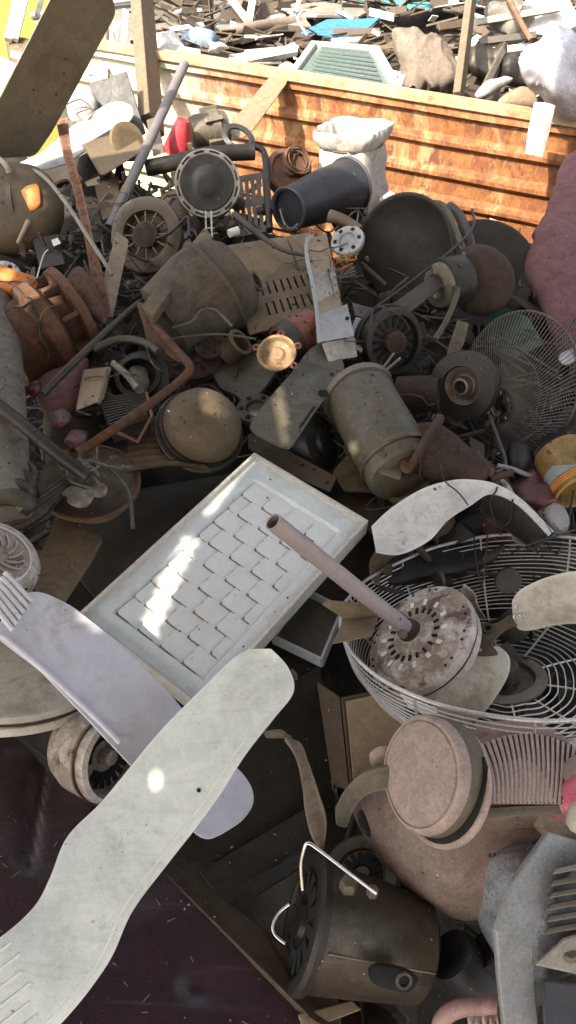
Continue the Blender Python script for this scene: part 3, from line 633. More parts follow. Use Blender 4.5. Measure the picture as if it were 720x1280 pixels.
# === 3 pressed panel
def brick_panel():
    a, b, d = Q(318, 570, 1.585), Q(460, 655, 1.485), Q(98, 772, 1.345); c = b + d - a
    n = (b - a).cross(d - a).normalized(); n = n if n.dot(CAM - a) > 0 else -n
    t = thing('pressed_steel_sheet', 'white steel panel pressed in a brick pattern with rusty raised frame', 'panel', a)
    g = lambda u, v, h=0: a * (1 - u) * (1 - v) + b * u * (1 - v) + c * u * v + d * (1 - u) * v + n * h
    eu, ev = (b - a), (d - a); lu, lv = eu.length, ev.length
    rw = .007; fu, fv = rw / lu, rw / lv
    def edge(name, u0, v0, u1, v1, m, h0, h1):
        MB().hexa([g(u0, v0, h1), g(u1, v0, h1), g(u1, v1, h1), g(u0, v1, h1)], n * (h0 - h1)).build(name, m, t, 30, .0012)
    edge('frame_edge', 0, 0, 1, fv, 'panel_edge_paint', -.032, .012); edge('frame_edge', 0, 1 - fv, 1, 1, 'panel_edge_paint', -.032, .012)
    edge('frame_edge', 0, fv, fu, 1 - fv, 'panel_edge_paint', -.032, .012); edge('frame_edge', 1 - fu, fv, 1, 1 - fv, 'panel_edge_paint', -.032, .012)
    # face: rim step, sloping to the sunken field
    U0, U1, V0, V1 = .15, .87, .105, .90; us = [fu, U0 - .02, U0 + .0, U1, U1 + .02, 1 - fu]; vs_ = [fv, V0 - .012, V0, V1, V1 + .012, 1 - fv]
    mb = MB(); N1, N2 = 6, 6
    hh = lambda i, j: -.0085 if (2 <= i <= 3 and 2 <= j <= 3) else 0.0
    pts = [g(u, v, hh(i, j)) for j, v in enumerate(vs_) for i, u in enumerate(us)]
    mb.add(pts + [p - n * .02 for p in pts], [q for j in range(5) for i in range(5) for q in ((j * 6 + i, j * 6 + i + 1, j * 6 + i + 7, j * 6 + i + 6), (36 + j * 6 + i, 36 + j * 6 + i + 6, 36 + j * 6 + i + 7, 36 + j * 6 + i + 1))])
    mb.build('panel_face', 'white_panel_paint', t, 10)
    # inner lip lines of the frame
    for (u0, v0, u1, v1) in ((fu, fv, 1 - fu, fv), (1 - fu, fv, 1 - fu, 1 - fv), (fu, fv, fu, 1 - fv), (fu, 1 - fv, 1 - fu, 1 - fv)):
        MB().tube([g(u0, v0, .001), g(u1, v1, .001)], .0034 if u0 > .5 or v0 > .5 else .002, 6).build('seam', 'rust_bar' if u0 > .5 or v0 > .5 else 'panel_edge_paint', t)
    mb = MB(); shade_lines = MB(); rr = random.Random(3); rows = 9; tw = .255
    for r in range(rows):
        v0 = V0 + (V1 - V0) * r / rows; v1 = V0 + (V1 - V0) * (r + 1) / rows; off = (r % 2) * .5
        for q in range(-1, 4):
            s0 = (q + off) * tw; s1 = s0 + tw; s0 = max(0, s0); s1 = min(1, s1)
            if s1 - s0 < .06: continue
            u0 = U0 + (U1 - U0) * s0; u1 = U0 + (U1 - U0) * s1; hb = -.0084
            us_ = [u0 + .006, u1 + .0005]; vv = [v0, v1 - .0005]
            P4 = [g(us_[0], vv[0], hb + .0026), g(us_[1], vv[0], hb + .0003), g(us_[1], vv[1], hb + .0004), g(us_[0], vv[1], hb + .0085)]
            shade_lines.tube([g(us_[0] - .003, vv[0] + .03, hb + .0012), g(us_[0] - .003, vv[1] + .002, hb + .0012), g(us_[0] + (us_[1] - us_[0]) * rr.uniform(.5, .72), vv[1] + .002, hb + .0014)], .0017 * rr.uniform(.7, 1.1), 5)  # dark L tubes painting the shadow along each brick's raised edges
            P4 = P4[:3] + rounded(P4, .007, 3)[12:]; k = len(P4)
            mb.add(P4 + [p - n * (n.dot(p - g(.5, .5, -.0088))) for p in P4], [tuple(range(k))] + [(i, i + k, (i + 1) % k + k, (i + 1) % k) for i in range(k)])
    mb.build('pressed_bricks', 'white_panel_paint', t, 25); shade_lines.build('brick_shadow_lines', 'groove_shade', t, 60)
    # worn-through spots
    mb = MB(); rr = random.Random(3)
    for k in range(9): mb.lathe(g(rr.choice([U0 - .01, .93, .2 + .5 * rr.random()]), rr.uniform(.02, .97), .0006), n, [(0, rr.uniform(.001, .0025)), (.0003, .001)], 7)
    mb.build('rust_spots', 'dark_rust', t, 0)
brick_panel()

# === 4 round fan motor with down rod
def rod_motor():
    A = Q(522, 797, 1.31); n = nrm(522, 797, 139, 50); r = .107
    t = thing('ceiling_fan_motor', 'round rust stained white fan motor with long mauve down rod', 'fan motor', A)
    MB().lathe(A, n, [(-.046, r * .5), (-.044, r * .93), (-.026, r * .97), (-.024, r * .93), (-.020, r * .93), (-.018, r), (-.002, r), (.0, r * .985), (.003, r * .80), (.010, r * .76), (.013, r * .70), (.011, r * .35), (.015, r * .26), (.022, r * .22), (.022, r * .12), (.006, r * .10)], 72).build('motor_cover', 'old_white_paint', t, 25)
    MB().ring(A - n * .022, n, r * .955, .003, 72).build('seam_ring', 'black_metal', t)
    slots(t, A, n, r * .40, r * .50, 20, .0022, .0125, name='vent_slots')
    x, y, z = basis(n); mb = MB()
    for k in range(12):
        for q in (-.08, .08): a = k * math.pi / 6 + q; mb.lathe(A + n * .0012 + (x * math.cos(a) + y * math.sin(a)) * r * .91, n, [(0, .0026), (.0008, .0026)], 8)
    mb.build('screw_holes', 'void_black', t, 0)
    mb = MB()
    for k in range(14): a = k * .449 + .1; e = x * math.cos(a) + y * math.sin(a); mb.box(A + n * .0125 + e * r * .60, e * .006, n.cross(e) * .004, n * .0008)
    mb.build('raised_pads', 'white_panel_paint', t, 0, .0008)
    b0 = A + n * .018; top = Q(341, 652, 1.085); d = (top - b0).normalized()
    mb = MB().lathe(b0 + d * .012, d, [(0, .0135), ((top - b0).length - .012, .0135), ((top - b0).length - .012, .0112), ((top - b0).length - .10, .0112)], 28, cap=(True, True))
    rod = mb.build('down_rod', 'mauve_tube', t, 30)
    MB().lathe(top - d * .06, d, [(0, .0113), (.0003, .0113)], 20).build('bore', 'void_black', rod, 0)
    MB().lathe(b0 - d * .004, d, [(0, .020), (.012, .021), (.020, .019), (.024, .015)], 24).build('collar', 'dark_rust', t)
    s = d.cross(RT).normalized()
    for q, e in ((-1, 1), (1, 1)):
        MB().lathe(b0 + d * .030 + s * .013 * q, s * q, [(0, .0075), (.008, .0075), (.012, .005)], 6).build('clevis_bolt', 'galvanised', t, 30)
    MB().tube([b0 + d * .028 + s * .02, b0 + d * .02 + s * .030, b0 - d * .0 + s * .024, b0 + d * .012 + s * .012], .0026, 6, 4).build('split_pin', 'wire_zinc', t)
    MB().lathe(b0 + d * .055 - UP.cross(d).normalized() * -.0134, UP.cross(d).normalized(), [(-.0004, .0022), (.0004, .0022)], 8).build('pin_hole', 'void_black', rod, 0)
rod_motor()

# === 5 folded bracket
def folded_bracket():
    f0, f1 = Q(430, 774, 1.26), Q(474, 771, 1.30)
    t = thing('folded_bracket', 'beige folded metal bracket tucked under the round fan motor', 'bracket', f0)
    q1 = [f0, f1, Q(470, 756, 1.28), Q(447, 754, 1.25), Q(410, 751, 1.20), Q(404, 757, 1.19)]; n1 = (q1[1] - q1[0]).cross(q1[3] - q1[0]); n1 = n1 if n1.dot(CAM - f0) > 0 else -n1
    MB().prism(q1, n1, .0025).build('upper_flap', 'beige_paint', t, 0, .0008)
    q2 = [f1 - n1.normalized() * .001, f0 - n1.normalized() * .001, Q(416, 804, 1.20), Q(465, 795, 1.24)]; n2 = (q2[1] - q2[0]).cross(q2[2] - q2[0]); n2 = n2 if n2.dot(CAM - f0) > 0 else -n2
    MB().prism(q2, n2, .0025).build('lower_flap', 'beige_paint', t, 0, .0008)
folded_bracket()

# === 6 wire basket of the stand fan
def cage():
    C0 = Q(628, 762, 1.30); n = nrm(628, 762, 92, 57); R0 = .278
    t = thing('fan_guard', 'bowl shaped wire fan guard with pale zinc rings, holding loose blades', 'fan guard', C0)
    prof = lambda q: (-.145 * min(1, q / .62) ** .8, R0 * (1 - .22 * min(1, q / .62) ** 1.6) if q < .62 else R0 * .78 * (1 - (q - .62) / .38 * .76))
    x, y, z = basis(n)
    def pt(q, a, warp=True):
        h, r = prof(q); w = .012 * math.sin(2 * a + .6) * (1 - q) + .006 * noise.noise(V((math.cos(a) * 2, math.sin(a) * 2, q * 6)))
        return C0 + n * (h + w) + (x * math.cos(a) + y * math.sin(a)) * (r + .004 * noise.noise(V((math.cos(a) * 3, math.sin(a) * 3, q * 3 + 5))))
    MB().tube([pt(0, 2 * math.pi * k / 96) for k in range(96)], .0036, 8, closed=True).build('rim_wire', 'wire_zinc', t, 60)
    side, floor = MB(), MB()
    for i in range(1, 20): side.tube([pt(.62 * i / 20, 2 * math.pi * k / 84) for k in range(84)], .00125, 5, closed=True)
    for i in range(1, 11): floor.tube([pt(.64 + .33 * i / 11, 2 * math.pi * k / 72) for k in range(72)], .00125, 5, closed=True)
    side.build('side_rings', 'wire_zinc', t, 60); floor.build('floor_rings', 'wire_zinc', t, 60)
    for k in range(10): MB().tube([pt(q / 16, 2 * math.pi * (k + .35) / 10) - n * .002 for q in range(17)], .0019, 6).build('spoke', 'wire_zinc', t, 60)
    Hc = C0 + n * -.145
    MB().lathe(Hc, n, [(-.002, .072), (.003, .072), (.004, .052), (-.004, .048), (-.005, .02)], 48, cap=(False, True)).build('hub_plate', 'galvanised', t)
    MB().lathe(Hc, n, [(0, .026), (.03, .024), (.032, .012)], 24).build('hub_boss', 'dark_steel', t)
    MB().ribbon([pt(.02, 3.9), pt(.10, 3.95)], [pt(.02, 4.12), pt(.1, 4.12)], .001, 0, 3, 2).build('guard_badge', 'white_panel_paint', t)
cage()

# === 7 loose impeller in the basket
def impeller():
    t = thing('fan_impeller', 'three bladed cream fan impeller with rivets lying inside the wire guard', 'fan blades', Q(612, 785, 1.31))
    P = pl3((610, 785, 1.29), (720, 750, 1.265), (600, 870, 1.245))
    def sm(q, k=4, h=0): return catmull([P.at(u, v, h) for u, v in q], k, True)
    MB().prism(sm([(576, 762), (592, 772), (606, 780), (622, 778), (638, 768), (650, 770), (648, 780), (634, 786), (622, 796), (616, 806), (622, 818), (594, 818), (600, 804), (596, 794), (584, 788), (572, 784)]), P.n, .005).build('spider', 'galvanised', t, 40, .001)
    MB().lathe(P.at(610, 786, .0), P.n, [(0, .010), (.006, .009), (.006, .005), (0, .004)], 16).build('shaft_hole', 'dark_steel', t)
    def leaf(name, A_, B_, ds, cam_=.08):
        MB().ribbon([Q(u, v, d) for (u, v), d in zip(A_, ds)], [Q(u, v, d + .012) for (u, v), d in zip(B_, ds)], .002, cam_, 6, 8).build('blade', name, t, 50)
    leaf('cream_paint', [(640, 752), (648, 740), (664, 730), (690, 720), (722, 714), (770, 716)], [(641, 772), (648, 786), (664, 788), (692, 782), (722, 780), (772, 786)], [1.27, 1.268, 1.265, 1.26, 1.255, 1.25])
    leaf('cream_paint', [(606, 808), (590, 812), (572, 826), (556, 850), (540, 884), (534, 914)], [(624, 808), (636, 820), (637, 838), (626, 862), (600, 896), (560, 924)], [1.285, 1.283, 1.275, 1.265, 1.26, 1.26])
    leaf('grimy_white', [(594, 752), (594, 744), (590, 738), (580, 730)], [(606, 772), (600, 774), (582, 772), (566, 760)], [1.315, 1.32, 1.325, 1.33], .03)
    for u, v in ((647, 760), (652, 770), (644, 772), (600, 813), (611, 815)):
        MB().lathe(Q(u, v, 1.262 if u > 630 else 1.280), P.n, [(0, .0042), (.002, .0038), (.0035, .001)], 12).build('rivet', 'bright_steel' if u > 630 else 'cream_paint', t)
impeller()

# === 8 dusty pink vacuum cleaner
def vacuum():
    t = thing('vacuum_cleaner', 'dusty pink canister vacuum with round wheel cap and slotted grille', 'vacuum', Q(580, 1040, 1.15))
    o = [(441, 1012), (452, 985), (478, 958), (530, 930), (600, 916), (668, 916), (706, 930), (722, 965), (724, 1020), (706, 1085), (655, 1128), (612, 1145), (578, 1149), (540, 1134), (494, 1098), (458, 1052)]
    P = Pl(Q(580, 1040, 1.135), nrm(580, 1040, 100, 16))
    MB().puff([P.at(*q) for q in o][::-1], P.n, .115, .14, k=14, sm=8, p=2.05, amp=.003, nsc=9).build('body_shell', 'pink_dusty_plastic', t, 60)
    # dark shoulder that carries the grille
    o2 = [(560, 930), (600, 908), (680, 912), (716, 940), (722, 985), (712, 1012), (650, 1020), (598, 1026), (566, 1022), (562, 980)]
    P2 = Pl(Q(640, 970, 1.045), nrm(640, 970, 90, 34))
    gr = MB().puff([P2.at(*q) for q in o2][::-1], P2.n, .030, .06, k=7, sm=6, p=3.2).build('grille_cover', 'pink_dusty_plastic', t, 60)
    slit = MB()
    for k in range(19):
        f = k / 18; ut = 594 + 122 * f ** .95; ub = 612 + 96 * f; vt = 934 - 16 * math.sin(math.pi * f); pts = []
        for q in range(9):
            g = q / 8; u = ut + (ub - ut) * g + 6 * math.sin(math.pi * g) * (1 - f); v = vt + (1004 - vt) * g
            e = max(0, 1 - ((u - 645) / 82) ** 2) * max(.1, 1 - ((v - 968) / 70) ** 2)
            pts.append(P2.at(u, v, .014 + .019 * e ** .5))
        MB().tube(pts, .0031, 6).build('grille_rib', 'pink_light_dusty', gr, 60)
        slit.tube([p + P2.at(640, 970, .001) - P2.at(635.5, 970, 0) for p in pts], .0011, 6)
    slit.build('grille_slits', 'void_black', gr, 60)
    MB().ribbon([P2.at(566, 1020, .014), P2.at(600, 1012, .024), P2.at(650, 1008, .026), P2.at(700, 1006, .022), P2.at(716, 1000, .012)], [P2.at(566, 1030, .006), P2.at(600, 1026, .016), P2.at(650, 1020, .020), P2.at(704, 1018, .014), P2.at(720, 1010, .006)], .006, .1, 5, 4).build('grille_sill', 'grey_green_plastic', t, 50)
    o3 = [(562, 1012), (572, 990), (588, 978), (602, 990), (608, 1018), (590, 1026), (568, 1024)]
    MB().puff([P2.at(*q, .024) for q in o3][::-1], P2.n, .016, .02, k=5, sm=5).build('clip_tab', 'grey_green_plastic', t, 60)
    P3 = Pl(Q(640, 1055, 1.035), nrm(640, 1055, 70, 22)); mb = MB()
    for k in range(11):
        u = 612 + 6 * k; mb.box(P3.at(u, 1054, .0), (P3.at(u, 1036) - P3.at(u, 1054)), (P3.at(u + 1.3, 1054) - P3.at(u, 1054)), P3.n * .004)
    mb.build('lower_vent', 'dark_rust', t, 0)
    # wheel cap drum
    A = Q(524, 966, .985); n = nrm(524, 966, 174, 47); r = m_(69, 966, .215)
    MB().lathe(A, n, [(-.060, r * .90), (-.045, r * .98), (-.018, r * 1.03), (-.006, r * 1.02), (0, r * .97), (.001, r * .93), (-.0015, r * .91), (.001, r * .88), (.006, r * .5), (.007, .001)], 64).build('wheel_cap', 'pink_light_dusty', t, 30)
    MB().lathe(A, n, [(-.046, r * .99), (-.034, r * 1.04), (-.018, r * 1.045), (-.014, r * 1.02)], 64, cap=(False, False)).build('wheel_tyre', 'grey_green_plastic', t, 50)
    x_, y_, z_ = basis(n); C1 = A - n * .040
    MB().tube([C1 + (x_ * math.cos(R_(q)) + y_ * math.sin(R_(q))) * r * 1.06 for q in range(-150, 20, 10)], lambda f: .002 + .010 * math.sin(math.pi * f), 10).build('socket_shadow', 'void_black', t, 60)  # black crescent painting the shadow between wheel cap and body
    MB().tube([C1 + n * .002 + (x_ * math.cos(R_(q)) + y_ * math.sin(R_(q))) * r * 1.17 for q in range(-140, 6, 10)], lambda f: .001 + .0055 * math.sin(math.pi * f) ** .6, 10).build('socket_lip', 'pink_light_dusty', t, 60)
    # handle strap
    MB().ribbon([Q(500, 958, 1.03), Q(478, 960, 1.03), Q(452, 968, 1.04), (Q(432, 986, 1.06)), Q(420, 1010, 1.09), Q(420, 1030, 1.12)], [Q(500, 988, 1.03), Q(478, 988, 1.03), Q(458, 994, 1.04), Q(444, 1008, 1.06), Q(438, 1022, 1.09), Q(434, 1034, 1.12)], .014, .12, 6, 6).build('handle', 'grey_green_plastic', t, 50)
    MB().puff([Q(u, v, 1.06) for u, v in ((470, 962), (462, 945), (476, 934), (492, 938), (500, 960))], nrm(480, 950, 120, 30), .012, .03, k=5).build('handle_root', 'pink_light_dusty', t)
    MB().puff([Q(u, v, 1.085) for u, v in ((447, 1018), (452, 1012), (459, 1028), (463, 1046), (457, 1044), (451, 1034))], nrm(455, 1030, 180, 20), .006, .01, k=4).build('handle_slot', 'void_black', t)
vacuum()

# === 9 grey pump motor at the corner
def pump_motor():
    t = thing('electric_motor', 'grey electric motor with dented bright end bell and cooling fins', 'motor', Q(680, 1170, .98))
    A = Q(656, 1136, 1.02); ax = (Q(740, 1112, 1.06) - Q(650, 1142, 1.02)).normalized(); r = m_(79, 1130, .075)
    MB().lathe(A, ax, [(-.046, r * .30), (-.044, r * .62), (-.036, r * .84), (-.020, r * .97), (0, r), (.022, r)], 48).build('end_bell', 'chrome_dull', t, 40)
    ds = [.95, .918, .893, .89, .90, .915]
    Ls = [(686, 1040), (640, 1106), (621, 1164), (624, 1225), (632, 1300)]; Rs = [(744, 1056), (684, 1128), (667, 1188), (670, 1245), (676, 1310)]
    MB().ribbon([Q(u, v, d) for (u, v), d in zip(Ls, ds)], [Q(u, v, d + .012) for (u, v), d in zip(Rs, ds)], .010, 0, 1, 1).build('clamp_band', 'grey_paint', t, 12, .002)
    MB().lathe(A + ax * .03, ax, [(0, r * .86), (.20, r * .86)], 40).build('stator_housing', 'fin_grey', t, 40)
    for k in range(6):
        v0 = 1086 + 15 * k
        q = [Q(694 - k * 2.0, v0, .918), Q(760, v0 - 14, .928), Q(760, v0 - 6, .915), Q(690 - k * 2.0, v0 + 7, .908)]
        MB().hexa(q, ray(700, 1100) * .05).build('cooling_fin', 'fin_grey', t, 30, .0012)
    MB().hexa([Q(668, 1206, .895), Q(704, 1172, .91), Q(780, 1150, .92), Q(780, 1232, .895)], ray(720, 1200) * .07).build('terminal_plate', 'fin_grey', t, 30, .003)
    MB().hexa([Q(676, 1222, .888), Q(780, 1236, .888), Q(780, 1330, .865), Q(680, 1310, .865)], ray(720, 1260) * .06).build('terminal_box', 'blue_black', t, 30, .004)
    n = nrm(714, 1196, 90, 40); bolt(t, Q(713, 1197, .903), n, .0085, .007, 'galvanised', 'bolt', 16)
pump_motor()

# === 10-12 small plastics at the right and bottom
t = thing('plastic_tub', 'cracked bright pink plastic tub with a beige rim beside the grey motor', 'tub', Q(700, 1000, 1.0))
P = Pl(Q(700, 1000, 1.02), nrm(700, 1000, 150, 25))
MB().puff([P.at(*q) for q in ((664, 1012), (676, 990), (700, 964), (730, 942), (780, 930), (780, 1050), (730, 1058), (690, 1052), (670, 1034))][::-1], P.n, .035, .06, k=7, p=2.6).build('rim_shell', 'pink_light_dusty', t, 60)
MB().puff([P.at(*q, .02) for q in ((684, 1010), (694, 992), (722, 968), (780, 944), (780, 1020), (720, 1026), (690, 1028))][::-1], P.n, .024, .01, k=6).build('tub_body', 'bright_pink', t, 60)
MB().puff([P.at(*q, .04) for q in ((708, 1030), (714, 1006), (730, 1000), (760, 1004), (760, 1040), (724, 1044))][::-1], P.n, .010, .01, k=5, sm=2).build('label_patch', 'cream_paint', t, 60)
solo(MB().tube([Q(548, 1300, .99), Q(552, 1276, .985), Q(570, 1262, .98), Q(600, 1257, .975), Q(640, 1258, .97), Q(665, 1270, .965)], .011, 12, 6), 'plastic_hose', 'dull_pink', 'dull pink plastic tube looping at the lower edge', 'hose')
solo(MB().puff([Q(u, v, .985) for u, v in ((596, 1258), (604, 1250), (612, 1249), (620, 1256), (626, 1264), (610, 1268), (598, 1266))][::-1], nrm(610, 1258, 90, 20), .012, .012, k=4, amp=.002), 'plastic_hook', 'dull_pink', 'small pink knob behind the pink tube', 'knob')
solo(MB().puff([Q(u, v, .955) for u, v in ((622, 1262), (640, 1252), (658, 1256), (668, 1272), (662, 1300), (630, 1300))][::-1], nrm(645, 1275, 90, 20), .02, .03, amp=.004), 'rubber_plug', 'dark_rust', 'dark red rubber cap at the end of the pink tube', 'cap')
mb = MB()
for k in range(5): mb.ring(Q(590 + k * 9, 1275 + (k % 2) * 3, .99), nrm(600, 1275, 0, 70), .009, .003, 16, 5)
solo(mb, 'coiled_cable', 'pink_light_dusty', 'tan coiled cord under the pink tube', 'cord')
for (u, v, r, dx, lab) in ((562, 1192, 34, 40, 'dark grey plastic cylinder beside the bright end bell'), (606, 1186, 26, 60, 'small dark plastic cylinder tucked under the bright end bell')):
    n = nrm(u, v, 140, 50); rr = r * 1.06 / FPX
    solo(MB().lathe(Q(u, v, 1.06), n, [(-.10, rr), (-.008, rr), (0, rr * .92), (0, rr * .3), (-.004, .002)], 32), 'plastic_cylinder', 'blue_black', lab, 'cylinder')
solo(MB().hexa([Q(372, 1268, 1.0), Q(440, 1250, 1.03), Q(452, 1262, 1.02), Q(380, 1290, .99)], ray(400, 1270) * .03), 'wood_scrap', 'beige_paint', 'pale slat end under the steel can', 'slat', bevel=.002)
solo(MB().lathe(Q(455, 1290, 1.04), nrm(455, 1280, 90, 45), [(-.02, .05), (0, .05), (.004, .035)], 32), 'motor_plug', 'dark_rust', 'dark rusty cap under the steel can mouth', 'cap')

# === 13 steel can with bail wire
def can():
    A = Q(386, 1154, 1.06); B_ = Q(522, 1186, 1.08); ax = (A - B_).normalized(); L = (A - B_).length; r = m_(77, 1150, .04)
    t = thing('steel_can', 'dark steel motor can with slotted black end and bail wire', 'can', A)
    MB().lathe(B_, ax, [(-.01, r * .5), (-.005, r * .76), (0, r * .82), (L * .5, r * .92), (L, r * 1.0), (L + .003, r * 1.0)], 64).build('can_shell', 'can_steel', t, 40)
    MB().lathe(A, ax, [(-.004, r * 1.05), (.006, r * 1.07), (.012, r * 1.02), (.014, r * .86), (.008, r * .8), (.010, r * .3), (.018, r * .26), (.018, .001)], 48).build('end_cover', 'black_metal', t, 30)
    slots(t, A, ax, r * .42, r * .76, 14, .008, .0105)
    x_, y_, z_ = basis(ax, (CAM - A)); e_ = (x_ * math.cos(-.35) + y_ * math.sin(-.35)); MB().tube([B_ + e_ * r * .823, A - ax * .01 + e_ * r * 1.0], .0015, 6).build('seam', 'galvanised', t)
    MB().tube([Q(378, 1112, .99), Q(376, 1082, .985), Q(380, 1062, .98), Q(385, 1054, .978), Q(398, 1062, .975), Q(432, 1088, .972), Q(470, 1117, .972)], .0027, 8, 3).build('bail_wire', 'bright_steel', t, 60)
    n = nrm(450, 1110, 80, 35)
    for u, v, rr, hh in ((435, 1110, .0125, .016), (465, 1118, .0085, .013)):
        MB().lathe(Q(u, v, 1.0), n, [(0, rr), (hh * .7, rr), (hh, rr * .82)], 6).build('nut', 'galvanised', t, 25, .0012)
    MB().tube([Q(362, 1130, 1.02), Q(348, 1142, 1.02), Q(341, 1158, 1.015), Q(345, 1170, 1.01), Q(357, 1180, 1.0)], .0024, 8, 5).build('wire_loop', 'bright_steel', t, 60)
    P = Pl(Q(492, 1222, .965), nrm(492, 1222, -60, 30))
    MB().puff([P.at(*q) for q in ((460, 1216), (470, 1207), (490, 1208), (516, 1216), (522, 1226), (512, 1240), (490, 1238), (468, 1230))][::-1], P.n, .003, .02, k=4).build('terminal_opening', 'void_black', t)
    MB().ring(P.at(505, 1226, .004), P.n, .009, .0025, 20, 6).build('terminal_ring', 'dark_steel', t)
can()
def grey_ring():
    A = Q(452, 1092, 1.13); n = nrm(452, 1092, 120, 30); r = .062
    t = thing('vented_cover', 'dusty grey round vented cover behind the steel can', 'cover', A)
    MB().lathe(A, n, [(-.03, r * .9), (0, r), (.006, r * .9), (.004, r * .62), (0, r * .58), (.001, .001)], 48).build('ring_shell', 'can_steel', t)
    slots(t, A, n, r * .2, r * .52, 16, .004, .002)
grey_ring()

# === 14 strap, 15 carton, inner voids
solo(MB().ribbon([Q(330, 918, 1.16), Q(348, 914, 1.15), Q(362, 928, 1.13), Q(376, 962, 1.12), Q(380, 1005, 1.12), Q(387, 1040, 1.11), Q(398, 1062, 1.10)],
                 [Q(334, 922, 1.17), Q(352, 922, 1.16), Q(372, 926, 1.14), Q(382, 942, 1.13), Q(396, 984, 1.12), Q(408, 1026, 1.11), Q(404, 1064, 1.10)], .005, .08, 6, 4, .004, 30), 'leather_strap', 'brown_sack', 'twisted grey brown strap hanging above the steel can', 'strap')
t = thing('carton', 'dirty brown wooden box half under the wire guard', 'box', Q(445, 910, 1.27))
MB().hexa([Q(426, 872, 1.245), Q(505, 856, 1.26), Q(512, 985, 1.20), Q(438, 990, 1.185)], ray(450, 900) * .12).build('box_body', 'brown_board', t, 0, .003)
MB().hexa([Q(396, 852, 1.28), Q(425, 871, 1.248), Q(437, 990, 1.19), Q(415, 980, 1.225)], ray(450, 900) * .12).build('box_side', 'brown_board', t, 0, .003)
MB().hexa([Q(432, 876, 1.24), Q(505, 860, 1.254), Q(510, 978, 1.197), Q(442, 982, 1.182)], -nrm(460, 920, 90, 20) * .004).build('front_board', 'beige_paint', t, 0, .002)
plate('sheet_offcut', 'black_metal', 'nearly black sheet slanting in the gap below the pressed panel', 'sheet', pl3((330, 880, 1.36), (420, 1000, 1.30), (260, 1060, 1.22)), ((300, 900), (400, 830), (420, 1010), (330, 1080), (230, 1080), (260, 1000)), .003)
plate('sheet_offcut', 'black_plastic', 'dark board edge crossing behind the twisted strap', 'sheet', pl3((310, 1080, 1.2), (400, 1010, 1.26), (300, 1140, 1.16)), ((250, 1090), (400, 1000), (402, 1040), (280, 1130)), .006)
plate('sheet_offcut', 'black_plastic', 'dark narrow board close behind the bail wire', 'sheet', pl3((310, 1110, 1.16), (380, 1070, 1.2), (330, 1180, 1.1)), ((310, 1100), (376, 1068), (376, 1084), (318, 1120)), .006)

# === 16 maroon cabinet
def cabinet():
    t = thing('steel_cabinet', 'dark maroon steel cabinet with dents and a dirty brown side', 'cabinet', Q(150, 1180, 1.1))
    P = pl3((0, 910, 1.30), (190, 1085, 1.14), (330, 1290, .99))
    c = {}
    def fn(u, v): return P.at(u, v)
    # dented door sheet as a grid clipped to the quad
    a, b, cc, d = (-120, 800), (196, 1078), (400, 1290), (-120, 1420)
    vs = []; fs = []; Nn = 46
    for j in range(Nn + 1):
        for i in range(Nn + 1):
            s, q = i / Nn, j / Nn; L0 = V(a).lerp(V(d), q); R0 = (V(b).lerp(V(cc), q)); uv = L0.lerp(R0, s); p = P.at(*uv)
            dent = -.010 * math.exp(-((uv[0] - 245) ** 2 + (uv[1] - 1232) ** 2) / 500) - .006 * abs(noise.noise(p * 9)) + .008 * noise.noise(p * 3.3) - .012 * math.exp(-((uv[0] - 45 + (uv[1] - 1000) * .15) ** 2) / 90) * (uv[1] < 1080)
            vs.append(p + P.n * dent)
    for j in range(Nn):
        for i in range(Nn): q = j * (Nn + 1) + i; fs.append((q, q + 1, q + Nn + 2, q + Nn + 1))
    k = len(vs); vs += [p - P.n * .0025 for p in vs]; fs += [tuple(x + k for x in f[::-1]) for f in fs]
    MB().add(vs, fs).build('door_sheet', 'maroon_enamel', t, 60)
    MB().hexa([fn(-60, 842), fn(130, 1004), fn(138, 1012), fn(-60, 856)], -P.n * .03).build('edge_strip', 'dark_steel', t, 0, .002)
    q = [Q(210, 1078, 1.16), Q(400, 1218, 1.04), Q(400, 1292, 1.0), Q(198, 1082, 1.135)]
    MB().hexa([Q(206, 1070, 1.17), Q(330, 1160, 1.10), Q(400, 1230, 1.05), Q(400, 1292, .985)][:2] + [Q(392, 1276, .992), Q(204, 1090, 1.136)], -P.n * .02).build('side_sheet', 'brown_board', t, 0, .003)
    MB().hexa([Q(325, 1160, 1.10), Q(420, 1228, 1.045), Q(430, 1300, .99), Q(386, 1272, .994)], -P.n * .02).build('side_sheet', 'brown_board', t, 0, .003)
cabinet()

